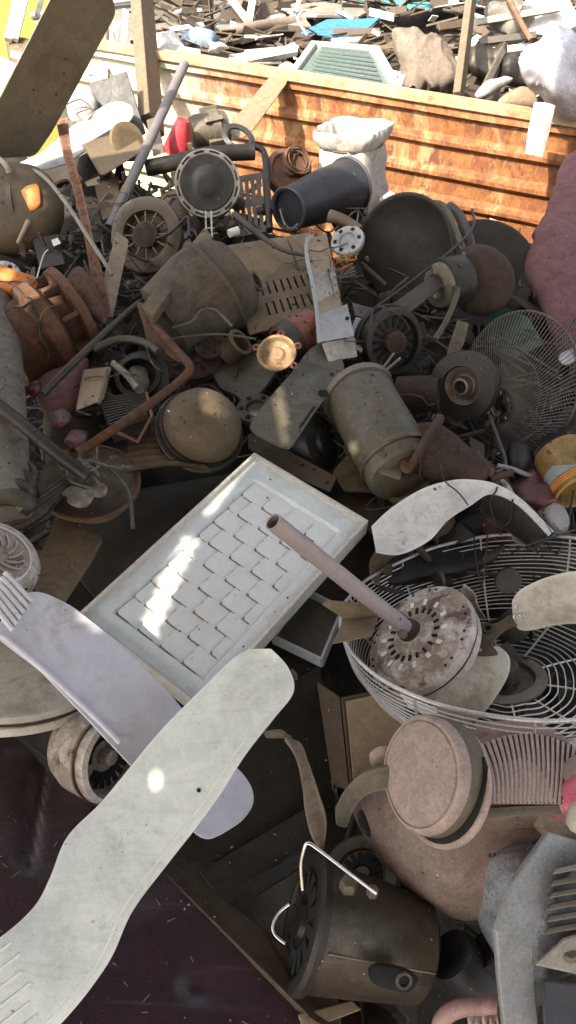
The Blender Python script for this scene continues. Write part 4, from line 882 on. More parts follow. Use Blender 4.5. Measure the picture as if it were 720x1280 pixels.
# === 17, 18 below the lilac blade
def slot_motor():
    A = Q(140, 948, 1.22); ax = (Q(150, 952, 1.20) - Q(70, 922, 1.30)).normalized(); r = m_(58, 940, .05)
    t = thing('fan_motor', 'white dirty fan motor with toothed open end beneath the lilac blade', 'motor', A)
    MB().lathe(A, ax, [(-.115, r * .25), (-.110, r * .55), (-.09, r * .82), (-.06, r * .95), (-.012, r), (-.010, r * .96), (-.004, r * .96), (0, r * .98), (.012, r * .94), (.016, r * .84), (.006, r * .78), (-.02, r * .72), (-.02, r * .2), (.0, r * .16), (.0, .001)], 56).build('motor_shell', 'old_white_paint', t, 30)
    slots(t, A, ax, r * .36, r * .76, 22, .0045, -.018, skip=(4, 5, 12, 13))
    MB().ring(A - ax * .007, ax, r * .975, .0022, 56).build('seam_ring', 'dark_rust', t)
slot_motor()
def pan():
    A = Q(20, 846, 1.30); n = nrm(20, 846, 88, 62); r = m_(104, 840, .03)
    t = thing('fan_pedestal', 'round cream fan base with dark groove under the lilac blade', 'fan base', A)
    MB().lathe(A, n, [(-.034, r * .9), (-.03, r * .99), (-.015, r), (-.012, r * .975), (-.008, r * .975), (-.005, r), (.004, r * .98), (.010, r * .9), (.022, r * .5), (.024, .001)], 64).build('base_shell', 'cream_paint', t, 30)
    MB().ring(A - n * .010, n, r * .975, .003, 64).build('groove', 'dark_rust', t)
pan()

# === 19, 20
t = thing('cover_tray', 'grey sheet metal cover tray in the shade beside the pressed panel', 'cover', Q(385, 780, 1.42))
P = pl3((370, 740, 1.47), (425, 765, 1.42), (345, 795, 1.39))
tq = [(378, 736), (428, 762), (402, 826), (340, 796)]
MB().prism([P.at(*q, -.012) for q in tq], P.n, .003).build('tray_floor', 'dark_steel', t, 0)
for i in range(4):
    a, b = P.at(*tq[i]), P.at(*tq[(i + 1) % 4]); dd = (b - a).normalized(); MB().box((a + b) / 2 - P.n * .005, dd * ((b - a).length / 2), P.n.cross(dd) * .0025, P.n * .012).build('tray_rim', 'grey_paint', t, 0, .001)
plate('fan_paddle', 'tan_dusty', 'short grey brown paddle blade with notched neck beside the hub', 'fan blade', pl3((80, 655, 1.50), (125, 672, 1.48), (60, 745, 1.36)),
      ((76, 640), (112, 645), (110, 660), (114, 668), (126, 669), (128, 676), (116, 700), (80, 755), (60, 756), (44, 736), (46, 700)), .003, .006)
plate('sheet_offcut', 'dark_steel', 'dark flat sheet below the brown round pan', 'sheet', pl3((150, 640, 1.62), (220, 620, 1.66), (140, 720, 1.5)), ((120, 620), (300, 590), (310, 620), (130, 760), (96, 720)), .003)

# === 21 curled white blade
solo(MB().ribbon([Q(464, 658, 1.46), Q(490, 634, 1.46), Q(528, 611, 1.47), Q(566, 600, 1.48), Q(596, 600, 1.48), Q(622, 606, 1.475), Q(652, 624, 1.47), Q(692, 664, 1.46)],
                 [Q(470, 690, 1.42), Q(500, 693, 1.42), Q(536, 676, 1.43), Q(560, 650, 1.44), Q(588, 632, 1.46), Q(614, 618, 1.472), Q(648, 632, 1.468), Q(686, 670, 1.458)], .003, -.10, 8, 10, .0015, 14),
     'curled_paddle', 'peeling_white', 'arched white fan blade with peeling paint behind the wire guard', 'fan blade', smooth=60)
solo(MB().ribbon([Q(606, 604, 1.478), Q(644, 618, 1.475), Q(674, 644, 1.465), Q(692, 668, 1.46)], [Q(600, 640, 1.51), Q(626, 656, 1.51), Q(652, 676, 1.50), Q(668, 690, 1.48)], .003, .05, 6, 6), 'dark_strip', 'black_metal', 'dark grey bent strip under the arched white blade', 'strip')  # underside of the same blade, built apart and coloured black
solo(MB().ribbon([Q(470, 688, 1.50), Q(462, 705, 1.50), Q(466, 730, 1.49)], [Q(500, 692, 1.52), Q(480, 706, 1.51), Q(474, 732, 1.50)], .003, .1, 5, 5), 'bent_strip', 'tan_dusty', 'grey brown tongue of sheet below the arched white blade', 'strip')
solo(MB().puff([H(u, v, -.06) for u, v in ((470, 690), (520, 690), (560, 660), (600, 640), (630, 660), (640, 690), (560, 720), (480, 730))][::-1], nrm(560, 690, 90, 30), .02, .06, amp=.012, nsc=12), 'hollow_shade', 'black_plastic', 'black filler painting the shade in the hollow under the arched blade', 'bag')  # black body standing in for the shade of the hollow
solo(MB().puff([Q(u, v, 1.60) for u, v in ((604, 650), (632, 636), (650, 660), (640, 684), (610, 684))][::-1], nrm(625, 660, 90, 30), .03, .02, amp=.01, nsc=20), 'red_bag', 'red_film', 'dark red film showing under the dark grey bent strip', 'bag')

# === 22 steel cylinder, 23 rusty bell
def cylinder():
    A = H(447, 493, .15); B_ = H(502, 588, .14); ax = (A - B_).normalized(); L = (A - B_).length; r = m_(45, 530, .15)
    t = thing('motor_cylinder', 'blue grey steel motor cylinder with capped end beside the curved plate', 'motor', A)
    MB().lathe(B_, ax, [(-.02, r * .5), (-.015, r * .9), (0, r * .97), (L * .9, r), (L, r)], 48).build('cylinder_shell', 'blue_grey_paint', t, 40)
    MB().lathe(A, ax, [(-.012, r * 1.06), (.004, r * 1.07), (.008, r * .98), (.016, r * .7), (.018, r * .2), (.03, r * .16), (.03, .001)], 48).build('end_cap', 'galvanised', t, 30)
    MB().lathe(B_, ax, [(.014, r * 1.02), (.022, r * 1.03), (.03, r * 1.01)], 48, cap=(False, False)).build('seam_ring', 'galvanised', t)
    for a in (-.5, .9): bolt(t, A + basis(ax)[0] * r * math.cos(a) + basis(ax)[1] * r * math.sin(a), (basis(ax)[0] * math.cos(a) + basis(ax)[1] * math.sin(a)), .008, .008, 'dark_steel')
    MB().hexa([H(478, 556, .20), H(506, 572, .20), H(500, 600, .19), H(474, 592, .19)], ray(490, 580) * .03).build('clamp_bracket', 'galvanised', t, 0, .002)
cylinder()
def bell():
    A = H(531, 560, .20); ax = (H(590, 594, .16) - H(520, 556, .21)).normalized(); r = m_(44, 560, .2)
    t = thing('cast_housing', 'brown rusty cast bell housing with flange against the steel cylinder', 'housing', A)
    MB().lathe(A, ax, [(-.012, r * .3), (-.012, r * 1.02), (-.002, r * 1.05), (.004, r * .98), (.008, r * .78), (.04, r * .74), (.08, r * .60), (.13, r * .52), (.135, r * .3)], 48, scale=(1, .95)).build('bell_shell', 'dark_rust', t, 30)
    MB().puff([H(u, v, .215) for u, v in ((500, 580), (514, 536), (534, 528), (545, 533), (546, 543), (528, 556), (512, 590))][::-1], nrm(520, 560, 150, 45), .006, .006, k=4, sm=4).build('flange_ear', 'rusty_iron', t)
    x, y, z = basis(ax)
    for k in range(4): bolt(t, A - ax * .0125 + (x * math.cos(k * 1.57 + .5) + y * math.sin(k * 1.57 + .5)) * r * .88, -ax, .007, .005, 'dark_steel')
bell()
solo(MB().lathe(H(512, 606, .07), nrm(508, 600, 120, 60), [(-.12, .05), (-.01, .052), (0, .056), (.006, .055), (.006, .046), (-.004, .044), (-.004, .001)], 36), 'dented_can', 'tan_dusty', 'grey brown dented can under the rusty bell housing', 'can')

# === 24-27 plastics on the right
t = solo(MB().puff([H(u, v, .10) for u, v in ((596, 574), (612, 578), (626, 590), (640, 612), (652, 632), (660, 638), (640, 632), (616, 618), (600, 604), (594, 590))][::-1], nrm(620, 605, 120, 30), .022, .03, amp=.010, nsc=22, sm=4), 'plastic_bottle', 'red_plastic', 'crushed red plastic bottle with a torn pale edge', 'bottle')
solo(MB().puff([H(u, v, .125) for u, v in ((624, 596), (634, 604), (646, 622), (642, 622), (630, 612))][::-1], nrm(634, 608, 120, 30), .006, .006, k=4, amp=.003, nsc=30), 'foil_flap', 'silver_foil', 'grey torn flap on the crushed red bottle', 'flap')
solo(MB().puff([H(u, v, .09) for u, v in ((650, 600), (664, 588), (684, 598), (698, 612), (700, 632), (680, 642), (656, 636), (644, 620))][::-1], nrm(675, 615, 110, 30), .03, .03, k=8, amp=.022, nsc=24, sm=6), 'plastic_bag', 'red_film', 'crumpled dark red clear bag beside the yellow tin', 'bag')
def tin():
    A = H(726, 612, .14); ax = nrm(718, 600, -60, 62); r = m_(34, 600, .14)
    t = thing('paint_tin', 'battered yellow tin with grey band and orange lines', 'tin', A)
    MB().lathe(A, ax, [(-.10, r * .95), (-.095, r), (0, r), (.003, r * 1.03), (.006, r * .96), (0, r * .9), (-.02, r * .86)], 40).build('tin_shell', 'yellow_tin', t, 30)
    MB().lathe(A, ax, [(-.05, r * 1.012), (-.022, r * 1.012)], 40, cap=(False, False)).build('grey_band', 'grey_paint', t)
    for q in (-.018, -.013, -.008): MB().ring(A + ax * q, ax, r * 1.008, .0016, 40).build('orange_line', 'orange_paint', t)
tin()
P = pl(690, 550, .07, 120, 35)
plate('plastic_cover', 'black_plastic', 'dark grey flat plastic cover above the yellow tin', 'cover', P, ((664, 566), (706, 510), (760, 500), (760, 600), (700, 610), (676, 596)), .012, .008, .003)
t = thing('fan_motor', 'small light grey slotted motor end beside the arched dark strip', 'motor', H(690, 646, .1))
n = nrm(700, 645, 20, 65); A = H(700, 646, .10)
MB().lathe(A, n, [(-.10, .026), (-.03, .031), (0, .031), (.006, .024), (.006, .001)], 36).build('motor_shell', 'grey_paint', t)
slots(t, A - n * .016, n, .0305, .032, 18, .0022, .0, name='vent_slots')
solo(MB().puff([H(u, v, .05) for u, v in ((634, 560), (646, 553), (660, 560), (664, 580), (650, 596), (636, 584))][::-1], nrm(650, 575, 90, 30), .03, .03), 'rubber_ball', 'black_plastic', 'black rubber lump under the round wire guard', 'lump')
solo(MB().tube([H(612, 520, .11), H(624, 552, .12), H(632, 580, .13), H(620, 592, .14)], .004, 8, 4), 'bent_rod', 'wire_dusty', 'bent thin rod running down from the round wire guard', 'rod')
solo(MB().tube([H(622, 582, .14), H(640, 586, .13), H(655, 592, .12), H(690, 604, .10)], .005, 8, 4), 'bent_rod', 'grey_paint', 'short grey rod lying over the crumpled red bag', 'rod')
solo(MB().tube([H(612, 600, .15), H(640, 590, .15)], .007, 8), 'spark_tube', 'dark_rust', 'short brown tube with bolt end above the red bag', 'tube')
mb = MB().hexa([H(586, 545, .10), H(606, 555, .10), H(606, 580, .10), H(590, 578, .10)], ray(600, 560) * .05)
solo(mb, 'motor_block', 'dark_steel', 'dark block between the rusty bell and round wire guard', 'block', bevel=.004)

# === 28 round wire guard
def radial_guard(C0, n, R0, hub_off, label, wires, a0=0, a1=360, group=None):
    t = thing('fan_guard', label, 'fan guard', C0, group); x, y, z = basis(n, UP); mb = MB(); hb = C0 + hub_off
    for k in range(wires):
        a = R_(a0 + (a1 - a0) * k / wires); e = x * math.cos(a) + y * math.sin(a); e2 = x * math.cos(a + .09) + y * math.sin(a + .09)
        p0 = hb + n * .03 + e * R0 * .22; p3 = C0 + e2 * R0
        mid = hb.lerp(C0, .45) + n * .04 + (x * math.cos(a + .03) + y * math.sin(a + .03)) * R0 * .62
        mb.tube([p0, mid, p3 + n * .014 - e2 * R0 * .04, p3], .0010, 5, 4)
    mb.build('radial_wires', 'wire_dusty', t, 60)
    MB().ring(C0, n, R0, .0036, 72, 8).build('rim_wire', 'wire_dusty', t, 60)
    MB().ring(hb.lerp(C0, .5) + n * .036, n, R0 * .60, .0014, 64, 5).build('cross_ring', 'wire_dusty', t, 60)
    h = hb + n * .03; r = R0 * .23
    mb = MB(); NS_ = 64
    mb.lathe(h, n, [(-.002, r * .62), (.003, r * .62), (.003, r * .70), (-.002, r * .70)], NS_, cap=(False, False)); mb.lathe(h, n, [(-.002, r * .94), (.003, r * .94), (.003, r * 1.04), (-.002, r * 1.04)], NS_, cap=(False, False))
    for k in range(9):
        a = 2 * math.pi * k / 9; e = x * math.cos(a) + y * math.sin(a); mb.box(h + e * r * .82, e * r * .13, n.cross(e) * r * .09, n * .0028)
    mb.build('hub_ring', 'can_steel', t, 30)
    return t
n1 = nrm(642, 482, 178, 38)
radial_guard(H(646, 480, .10), n1, .165, H(636, 508, .10) - H(646, 480, .10), 'round dark wire fan guard with nine slotted hub ring, facing out', 104)
radial_guard(H(716, 470, .03), nrm(710, 470, 160, 50), .15, V((0, 0, 0)), 'second dark wire guard half hidden behind the slotted hub guard', 60)
plate('plastic_sheet', 'green_plastic', 'green plastic piece behind the round wire guard top', 'sheet', pl(620, 420, .01, 120, 35), ((606, 400), (626, 382), (660, 396), (680, 430), (640, 450), (606, 440)), .004)
solo(MB().hexa([H(632, 365, .06), H(652, 372, .05), H(686, 392, .04), H(676, 402, .05)], ray(660, 380) * .06), 'dark_block', 'dark_rust', 'dark brown block above the round wire guard', 'block', bevel=.003)
solo(MB().puff([H(u, v, .10) for u, v in ((698, 446), (712, 436), (724, 430), (724, 448), (704, 456))][::-1], nrm(710, 445, 100, 30), .008, .01, amp=.003, nsc=30), 'film_knot', 'lilac_sack', 'twisted pale film knot against the mauve sack', 'film')

# === 29 rotor ring, 30 round motors
def rotor():
    A = H(577, 483, .17); n = nrm(577, 483, 200, 28); r = m_(44, 483, .17)
    t = thing('magnet_ring', 'thick black magnet ring with a dirty metal bowl in its centre', 'magnet', A)
    MB().lathe(A, n, [(-.03, r * .98), (-.004, r), (.003, r * .97), (.004, r * .58), (-.012, r * .54)], 56, cap=(True, False)).build('ring_body', 'black_metal', t, 30)
    MB().lathe(A, n, [(-.013, r * .56), (-.003, r * .54), (-.004, r * .50), (-.014, r * .34), (-.012, r * .28), (.008, r * .24), (.009, r * .19), (-.01, r * .17), (-.01, .001)], 40, cap=(False, True)).build('bowl', 'galvanised', t, 30)
    MB().lathe(A + n * -.002, n, [(0, r * .165), (.0005, r * .165)], 24).build('bore', 'void_black', t, 0)
rotor()
solo(MB().lathe(H(540, 492, .10), nrm(540, 492, 0, 75), [(-.08, .04), (0, .042), (.02, .04)], 36), 'motor_core', 'dark_rust', 'brown motor core behind the thick magnet ring', 'motor')
def dark_motor():
    A = H(494, 428, .14); n = nrm(494, 428, 350, 30); r = m_(42, 428, .14)
    t = thing('fan_motor', 'dark round motor with brown hub and wire grip arm', 'motor', A)
    MB().lathe(A, n, [(-.07, r * .9), (-.06, r * 1.02), (-.01, r * 1.02), (0, r * .96), (.002, r * .80), (-.012, r * .74), (-.012, r * .35), (.002, r * .33), (.006, r * .28), (.006, .001)], 56).build('motor_shell', 'black_metal', t, 30)
    slots(t, A, n, r * .42, r * .70, 16, .004, -.0105)
    MB().lathe(A, n, [(-.01, r * .36), (.008, r * .33), (.011, r * .2), (.011, .001)], 32).build('hub', 'dark_rust', t)
    MB().tube([H(500, 448, .19), H(486, 460, .2), H(474, 470, .2), H(468, 474, .19)], .0035, 8, 3).build('grip_arm', 'galvanised', t); MB().tube([H(492, 442, .19), H(480, 458, .2), H(468, 468, .2)], .003, 8, 3).build('grip_arm', 'galvanised', t)
    MB().ring(A - n * .03, n, r * 1.06, .004, 48).build('shell_band', 'black_plastic', t)
dark_motor()
P = pl(566, 425, .12, 60, 30)
plate('metal_strap', 'galvanised', 'short pale metal strap with bolt standing behind the magnet ring', 'strap', P, ((572, 400), (586, 404), (580, 430), (574, 440), (558, 470), (554, 462), (562, 430)), .003)

# === 31 two black dishes with motor and arms
def dish(u, v, o, ang, tilt, rp, label, m='black_metal'):
    n = nrm(u, v, ang, tilt); A = H(u, v, o); r = m_(rp, v, o)
    t = thing('black_dish', label, 'dish', A)
    MB().lathe(A, n, [(-.012, r * .98), (-.006, r), (0, r * .985), (.0, r * .94), (-.006, r * .88), (-.010, r * .4), (-.011, .001)], 72).build('dish_shell', m, t, 40)
    MB().ring(A - n * .003, n, r * .99, .003, 72).build('rolled_rim', m, t)
    return t
dish(506, 312, .10, 190, 26, 66, 'large round black dish standing in front of the rusty wall')
dish(604, 340, .02, 60, 24, 68, 'second black dish behind the brown motor body')
def arm_motor():
    t = thing('pedestal_fan_motor', 'brown dusty fan motor with steel coil and bent support arms', 'motor', H(600, 350, .16))
    P = Pl(H(604, 352, .16), nrm(604, 352, 120, 20))
    MB().puff([P.at(*q) for q in ((566, 340), (572, 318), (596, 306), (624, 314), (642, 338), (640, 368), (620, 390), (586, 392), (566, 372))][::-1], P.n, .05, .06, k=8).build('motor_body', 'dark_rust', t, 60)
    A = H(552, 356, .2); ax = (H(540, 360, .21) - H(590, 348, .18)).normalized()
    MB().lathe(A, ax, [(-.06, .062), (-.01, .066), (0, .066), (.004, .058), (.004, .03)], 48).build('coil_ring', 'black_metal', t)
    MB().lathe(A + ax * .004, ax, [(0, .056), (.010, .052), (.014, .030), (.006, .02)], 40).build('coil', 'galvanised', t, 40)
    MB().tube([H(540, 254, .16), H(552, 256, .18), H(562, 270, .2), H(574, 300, .22), H(582, 320, .2)], .009, 10, 5).build('bent_arm', 'can_steel', t, 60)
    MB().tube([H(562, 258, .13), H(574, 270, .15), H(586, 298, .17), H(590, 320, .16)], .014, 10, 5).build('bent_arm', 'dark_steel', t, 60)
    MB().ribbon([H(440, 378, .17), H(480, 384, .2), H(530, 352, .23), H(572, 326, .23)], [H(444, 394, .17), H(492, 400, .2), H(540, 368, .23), H(578, 336, .23)], .006, .05, 5, 4).build('flat_arm', 'dark_steel', t, 40)
    MB().tube([H(580, 318, .235), H(572, 350, .24), H(570, 372, .24), H(556, 405, .22), H(544, 424, .2)], .0075, 10, 5).build('stay', 'can_steel', t, 60)
    MB().tube([H(470, 384, .21), H(530, 340, .245), H(572, 306, .24), H(592, 282, .2), H(590, 262, .17)], .0035, 8, 5).build('power_cord', 'black_plastic', t, 60)
    bolt(t, H(546, 340, .245), nrm(546, 340, 90, 20), .008, .006, 'galvanised')
arm_motor()
solo(MB().tube([H(632, 322, .02), H(660, 322, .03), H(674, 338, .04), H(678, 372, .04)], .002, 6, 6), 'thin_wire', 'black_plastic', 'thin black wire arching before the mauve sack', 'wire')
solo(MB().ribbon([H(448, 390, .1), H(430, 430, .14)], [H(470, 394, .1), H(452, 440, .14)], .004, .05, 4, 4), 'sheet_offcut', 'grey_paint', 'small grey sheet piece below the flat steel arm', 'sheet')
P = pl(640, 320, -.06, 100, 20)
plate('cardboard_flap', 'cream_paint', 'cream cardboard flap between black dish and rusty wall', 'cardboard', P, ((612, 272), (622, 276), (648, 310), (660, 340), (650, 350), (630, 310)), .003)
solo(MB().puff([H(u, v, -.02) for u, v in ((654, 334), (662, 330), (672, 342), (668, 352), (656, 350))][::-1], nrm(660, 340, 90, 20), .01, .01, amp=.01, nsc=40), 'copper_scrap', 'orange_paint', 'bright orange copper scrap at the wall foot', 'scrap')

# === 32 mauve sack
sk = MB().puff([H(u, v, .02) for u, v in ((724, 186), (706, 226), (690, 268), (676, 300), (664, 330), (668, 362), (684, 392), (696, 424), (720, 452), (800, 460), (820, 320), (780, 190))][::-1], nrm(720, 330, 165, 25), .13, .10, k=16, sm=14, amp=.008, nsc=8, fold=.024, fsc=6)
solo(sk, 'woven_sack', 'mauve_cloth', 'big stuffed mauve cloth sack with a stitched seam', 'sack', smooth=60)

# === 33 channel bracket
def channel():
    t = thing('channel_bracket', 'pale grey folded channel bracket standing beside the slotted panel', 'bracket', H(405, 370, .2))
    def hx(name, q, o, m='grimy_white', th=.003): MB().hexa([H(u, v, k) for (u, v), k in zip(q, o)], ray(400, 360) * th).build(name, m, t, 0, .0008)
    hx('web', ((382, 300), (408, 291), (417, 335), (392, 352)), (.20, .18, .18, .21), 'beige_paint')
    hx('web', ((390, 345), (418, 334), (424, 366), (397, 378)), (.235, .2, .2, .235), 'grimy_white')
    hx('web', ((397, 378), (425, 362), (426, 384), (398, 396)), (.235, .2, .215, .25), 'beige_paint')
    hx('tab', ((398, 394), (434, 380), (443, 420), (400, 428)), (.25, .235, .235, .25), 'grey_paint')
    hx('tab', ((402, 429), (443, 421), (447, 446), (410, 452)), (.245, .23, .20, .21), 'grimy_white')
    MB().ribbon([H(u, v, o) for u, v, o in ((392, 292, .21), (383, 298, .235), (382, 320, .245), (388, 350, .25), (394, 384, .255), (397, 428, .255))], [H(u, v, o) for u, v, o in ((393, 296, .20), (386, 302, .22), (386, 320, .235), (392, 350, .24), (398, 384, .245), (401, 428, .25))], .003, 0, 5, 1).build('edge_flange', 'grey_paint', t, 40)
    for u, v in ((434, 398), (401, 407)): MB().lathe(H(u, v, .2415), nrm(u, v, 90, 20), [(0, .005), (.0006, .005)], 12).build('hole', 'void_black', t, 0)
channel()

# === 34 slotted beige panel
def slotted_panel():
    a, b, c, d = H(281, 308, .13), H(388, 291, .12), H(432, 388, .14), H(312, 418, .15); n = (b - a).cross(d - a); n = n if n.dot(CAM - a) > 0 else -n
    t = thing('vented_sheet', 'beige metal panel with two rows of cut slots', 'panel', a)
    us = [0, .22]; 
    for k in range(9): us += [.24 + k * .075, .24 + k * .075 + .022]
    us.append(1.0); us = sorted(us); vs_ = [0, .50, .64, .72, .86, 1]
    MB().panel(a, b, c, d, us, vs_, lambda i, j: not (j in (1, 3) and i % 2 == 0 and 2 <= i < 20), .003, n).build('slotted_sheet', 'tan_dusty', t, 0)
    MB().hexa([a, b, b - n.normalized() * .03, a - n.normalized() * .03], -(d - a).normalized() * .003).build('folded_edge', 'tan_dusty', t, 0)
    MB().lathe(a.lerp(b, .08).lerp(d, .1), n, [(0, .005), (.001, .005)], 12).build('hole', 'void_black', t, 0)
slotted_panel()
def red_housing():
    A = H(352, 432, .17); ax = nrm(360, 415, -150, 60)
    t = thing('motor_housing', 'worn red cylindrical motor housing with dark mouth under the slotted panel', 'motor', A)
    MB().lathe(A, ax, [(-.11, .03), (-.10, .047), (-.02, .05), (0, .048), (.002, .040), (-.02, .038)], 40, cap=(True, True)).build('housing_shell', 'red_paint_worn', t, 30)
    MB().lathe(A, ax, [(-.034, .0515), (0, .0515), (.004, .048)], 40, cap=(False, False)).build('end_band', 'dark_steel', t)
    slots(t, A - ax * .06, ax, .048, .0505, 10, .003, 0)
red_housing()
def funnel():
    A = H(346, 441, .25); n = nrm(346, 441, 100, 30); r = m_(25, 441, .25)
    t = thing('bearing_cover', 'round copper coloured bearing cap with ears lit by the sun', 'cap', A)
    MB().lathe(A, n, [(-.02, r * .7), (-.004, r * .92), (0, r), (.003, r * .98), (.003, r * .84), (-.006, r * .72), (-.010, r * .45), (-.004, r * .3), (-.004, .001)], 48).build('cap_shell', 'tan_bronze', t, 30)
    for a in (20, 80, 160, 320):
        x, y, z = basis(n); e = x * math.cos(R_(a)) + y * math.sin(R_(a)); MB().ring(A + e * r * 1.12 - n * .002, n, .006, .003, 14, 6).build('ear', 'rust_bar', t)
funnel()

# === 36 lettered plate, 37 blue-grey plate
def letter_plate():
    P = pl3((270, 450, 1.86), (345, 455, 1.83), (300, 500, 1.78))
    t = thing('motor_plate', 'grey green cast plate with raised letters behind the blue grey plate', 'plate', P.at(300, 465))
    MB().prism(rounded([P.at(*q) for q in ((262, 462), (288, 444), (308, 440), (314, 446), (340, 446), (350, 458), (330, 486), (310, 506), (292, 492), (276, 486))], .012), P.n, .014).build('cast_plate', 'blue_grey_paint', t, 30, .002)
    e = (P.at(303, 474) - P.at(290, 450)).normalized(); f = P.n.cross(e); w = .0105; mb = MB()
    glyph = dict(O=[(0, 0, 0, 1), (0, 1, .7, 1), (.7, 1, .7, 0), (.7, 0, 0, 0)], I=[(.35, 0, .35, 1)], U=[(0, 1, 0, 0), (0, 0, .7, 0), (.7, 0, .7, 1)], H=[(0, 0, 0, 1), (.7, 0, .7, 1), (0, .5, .7, .5)], J=[(.7, 1, .7, 0), (.7, 0, 0, 0), (0, 0, 0, .3)])
    o = P.at(290, 448, .001)
    for k, ch in enumerate('OJUIH'):
        for (x0, y0, x1, y1) in glyph[ch]:
            a = o + e * (k * w * 1.02 + x0 * w * .9) + f * (y0 * w * 1.25); b = o + e * (k * w * 1.02 + x1 * w * .9) + f * (y1 * w * 1.25); mb.tube([a, b], .0011, 5)
    mb.build('raised_lettering', 'dark_rust', t, 60)
letter_plate()
def bl_plate():
    P = pl3((320, 540, 1.58), (425, 465, 1.70), (360, 560, 1.56))
    t = thing('fan_paddle', 'blue grey rounded fan blade with dark holes and sun streak', 'fan blade', P.at(375, 495))
    o = [(402, 428), (416, 434), (428, 450), (430, 464), (424, 476), (396, 512), (366, 556), (356, 560), (336, 552), (316, 540), (314, 528), (336, 498), (364, 466), (384, 440)]
    MB().prism(catmull([P.at(*q) for q in o], 4, True), P.n, .003).build('blade', 'blue_grey_paint', t, 40, .0008)
    for u, v, r in ((415, 468, .005), (404, 492, .012), (344, 506, .002)): MB().lathe(P.at(u, v), P.n, [(0, r), (.0007, r)], 14).build('hole', 'void_black', t, 0)
    MB().box(P.at(384, 521, .001), (P.at(394, 508) - P.at(376, 534)) * .5, P.n.cross(P.at(394, 508) - P.at(376, 534)).normalized() * .002, P.n * .0012).build('edge_slit', 'void_black', t, 0)
bl_plate()

# === 38 dome
def dome():
    A = H(254, 532, .20); r = m_(53, 530, .22); n = nrm(254, 532, 60, 30)
    t = thing('compressor_dome', 'dusty dark round compressor dome with a pale label strip', 'compressor', A)
    MB().lathe(A, n, [(-.09, r * .55), (-.075, r * .92), (-.03, r * 1.05), (-.024, r * 1.05), (-.022, r * .99)] + [(r * .98 * math.sin(R_(a)) - .02, r * math.cos(R_(a))) for a in range(6, 90, 7)] + [(r * .98 - .02, .001)], 64).build('dome_shell', 'olive_dusty', t, 40)
    MB().lathe(A, n, [(-.091, r * .56), (-.076, r * .935), (-.031, r * 1.062), (-.0235, r * 1.062), (-.0215, r * 1.0), (r * .98 * math.sin(R_(14)) - .0195, r * math.cos(R_(14)) + .0008)], 64, cap=(True, False)).build('tarred_skirt', 'tar_black', t, 40)
    MB().ring(A - n * .028, n, r * 1.05, .004, 64).build('weld_bead', 'dark_steel', t)
    c = H(215, 507, .265); x = (H(221, 499, .265) - H(210, 514, .265)); y = n.cross(x).normalized()
    MB().hexa([H(209, 513, .272), H(219, 498, .272), H(222, 500, .275), H(212, 516, .275)], ray(215, 507) * .01).build('label_strip', 'cream_paint', t, 0)
    p = A + n * (r * .7); 
dome()
# === 39 black rotor, 40 angle bar
solo(MB().lathe(H(402, 552, .07), nrm(402, 552, 15, 60), [(-.05, .04), (-.04, .064), (-.012, .068), (0, .064), (.004, .03), (.012, .026), (.012, .001)], 48), 'rubber_roller', 'black_plastic', 'black rubber wheel standing behind the blue grey blade', 'wheel')
t = thing('angle_bar', 'brown angle iron bar with bolt holes above the pressed panel', 'bar', H(370, 570, .1))
P = pl3((315, 545, 1.66), (420, 597, 1.58), (412, 614, 1.56))
MB().prism([P.at(*q) for q in ((310, 542), (328, 546), (421, 596), (412, 615), (360, 592), (310, 560))], P.n, .003).build('face_flange', 'brown_board', t, 0, .0008)
MB().hexa([P.at(328, 546), P.at(421, 596), P.at(421, 596, -.03), P.at(328, 546, -.03)], (P.at(310, 560) - P.at(310, 542)).normalized() * .003).build('top_flange', 'brown_board', t, 0, .0008)
for u, v in ((378, 582), (393, 587), (409, 603)): MB().lathe(P.at(u, v), P.n, [(0, .004), (.0006, .004)], 10).build('hole', 'void_black', t, 0)
plate('sheet_offcut', 'tan_dusty', 'rounded grey brown sheet tongue below the steel cylinder', 'sheet', pl(450, 595, .05, 80, 40), ((415, 590), (440, 560), (480, 590), (490, 606), (484, 616), (430, 614)), .003, .01)
plate('sheet_offcut', 'brown_board', 'flat brown board under the rounded sheet tongue', 'sheet', pl(450, 640, .0, 85, 40), ((420, 620), (500, 618), (520, 650), (470, 670), (430, 640)), .004, .01)

# === 41 ribbed sheets
def ribbed(label, Ls, Rs, k, amp, m):
    # corrugated sheet: cross-section waves between the two edges
    A = catmull(Ls, 5); Bq = catmull(Rs, 5); vs = []; fs = []; M_ = k * 8
    for i in range(len(A)):
        ac = Bq[i] - A[i]; al = A[min(i + 1, len(A) - 1)] - A[max(0, i - 1)]; n = al.cross(ac).normalized(); n = n if n.dot(CAM - A[i]) > 0 else -n
        for j in range(M_ + 1): vs.append(A[i] + ac * (j / M_) + n * amp * math.cos(2 * math.pi * k * j / M_))
    w = M_ + 1
    for i in range(len(A) - 1):
        for j in range(M_): fs.append((i * w + j, i * w + j + 1, (i + 1) * w + j + 1, (i + 1) * w + j))
    o = len(vs); vs += [p + V((0, .0, -.002)) for p in vs]; fs += [tuple(x + o for x in f[::-1]) for f in fs]
    return solo(MB().add(vs, fs), 'ribbed_sheet', m, label, 'sheet', smooth=60)
ribbed('fan shaped ribbed grey sheet under the dusty dome', [H(u, v, .12) for u, v in ((160, 552), (190, 548), (222, 556), (250, 576))], [H(u, v, .15) for u, v in ((158, 592), (190, 586), (222, 584), (262, 588))], 5, .0028, 'tan_dusty')
ribbed('curved ribbed grey sheet above the white hub', [H(u, v, .14) for u, v in ((88, 592), (70, 604), (40, 622), (0, 640), (-30, 650))], [H(u, v, .17) for u, v in ((78, 618), (60, 642), (30, 662), (4, 668), (-30, 680))], 5, .003, 'galvanised')

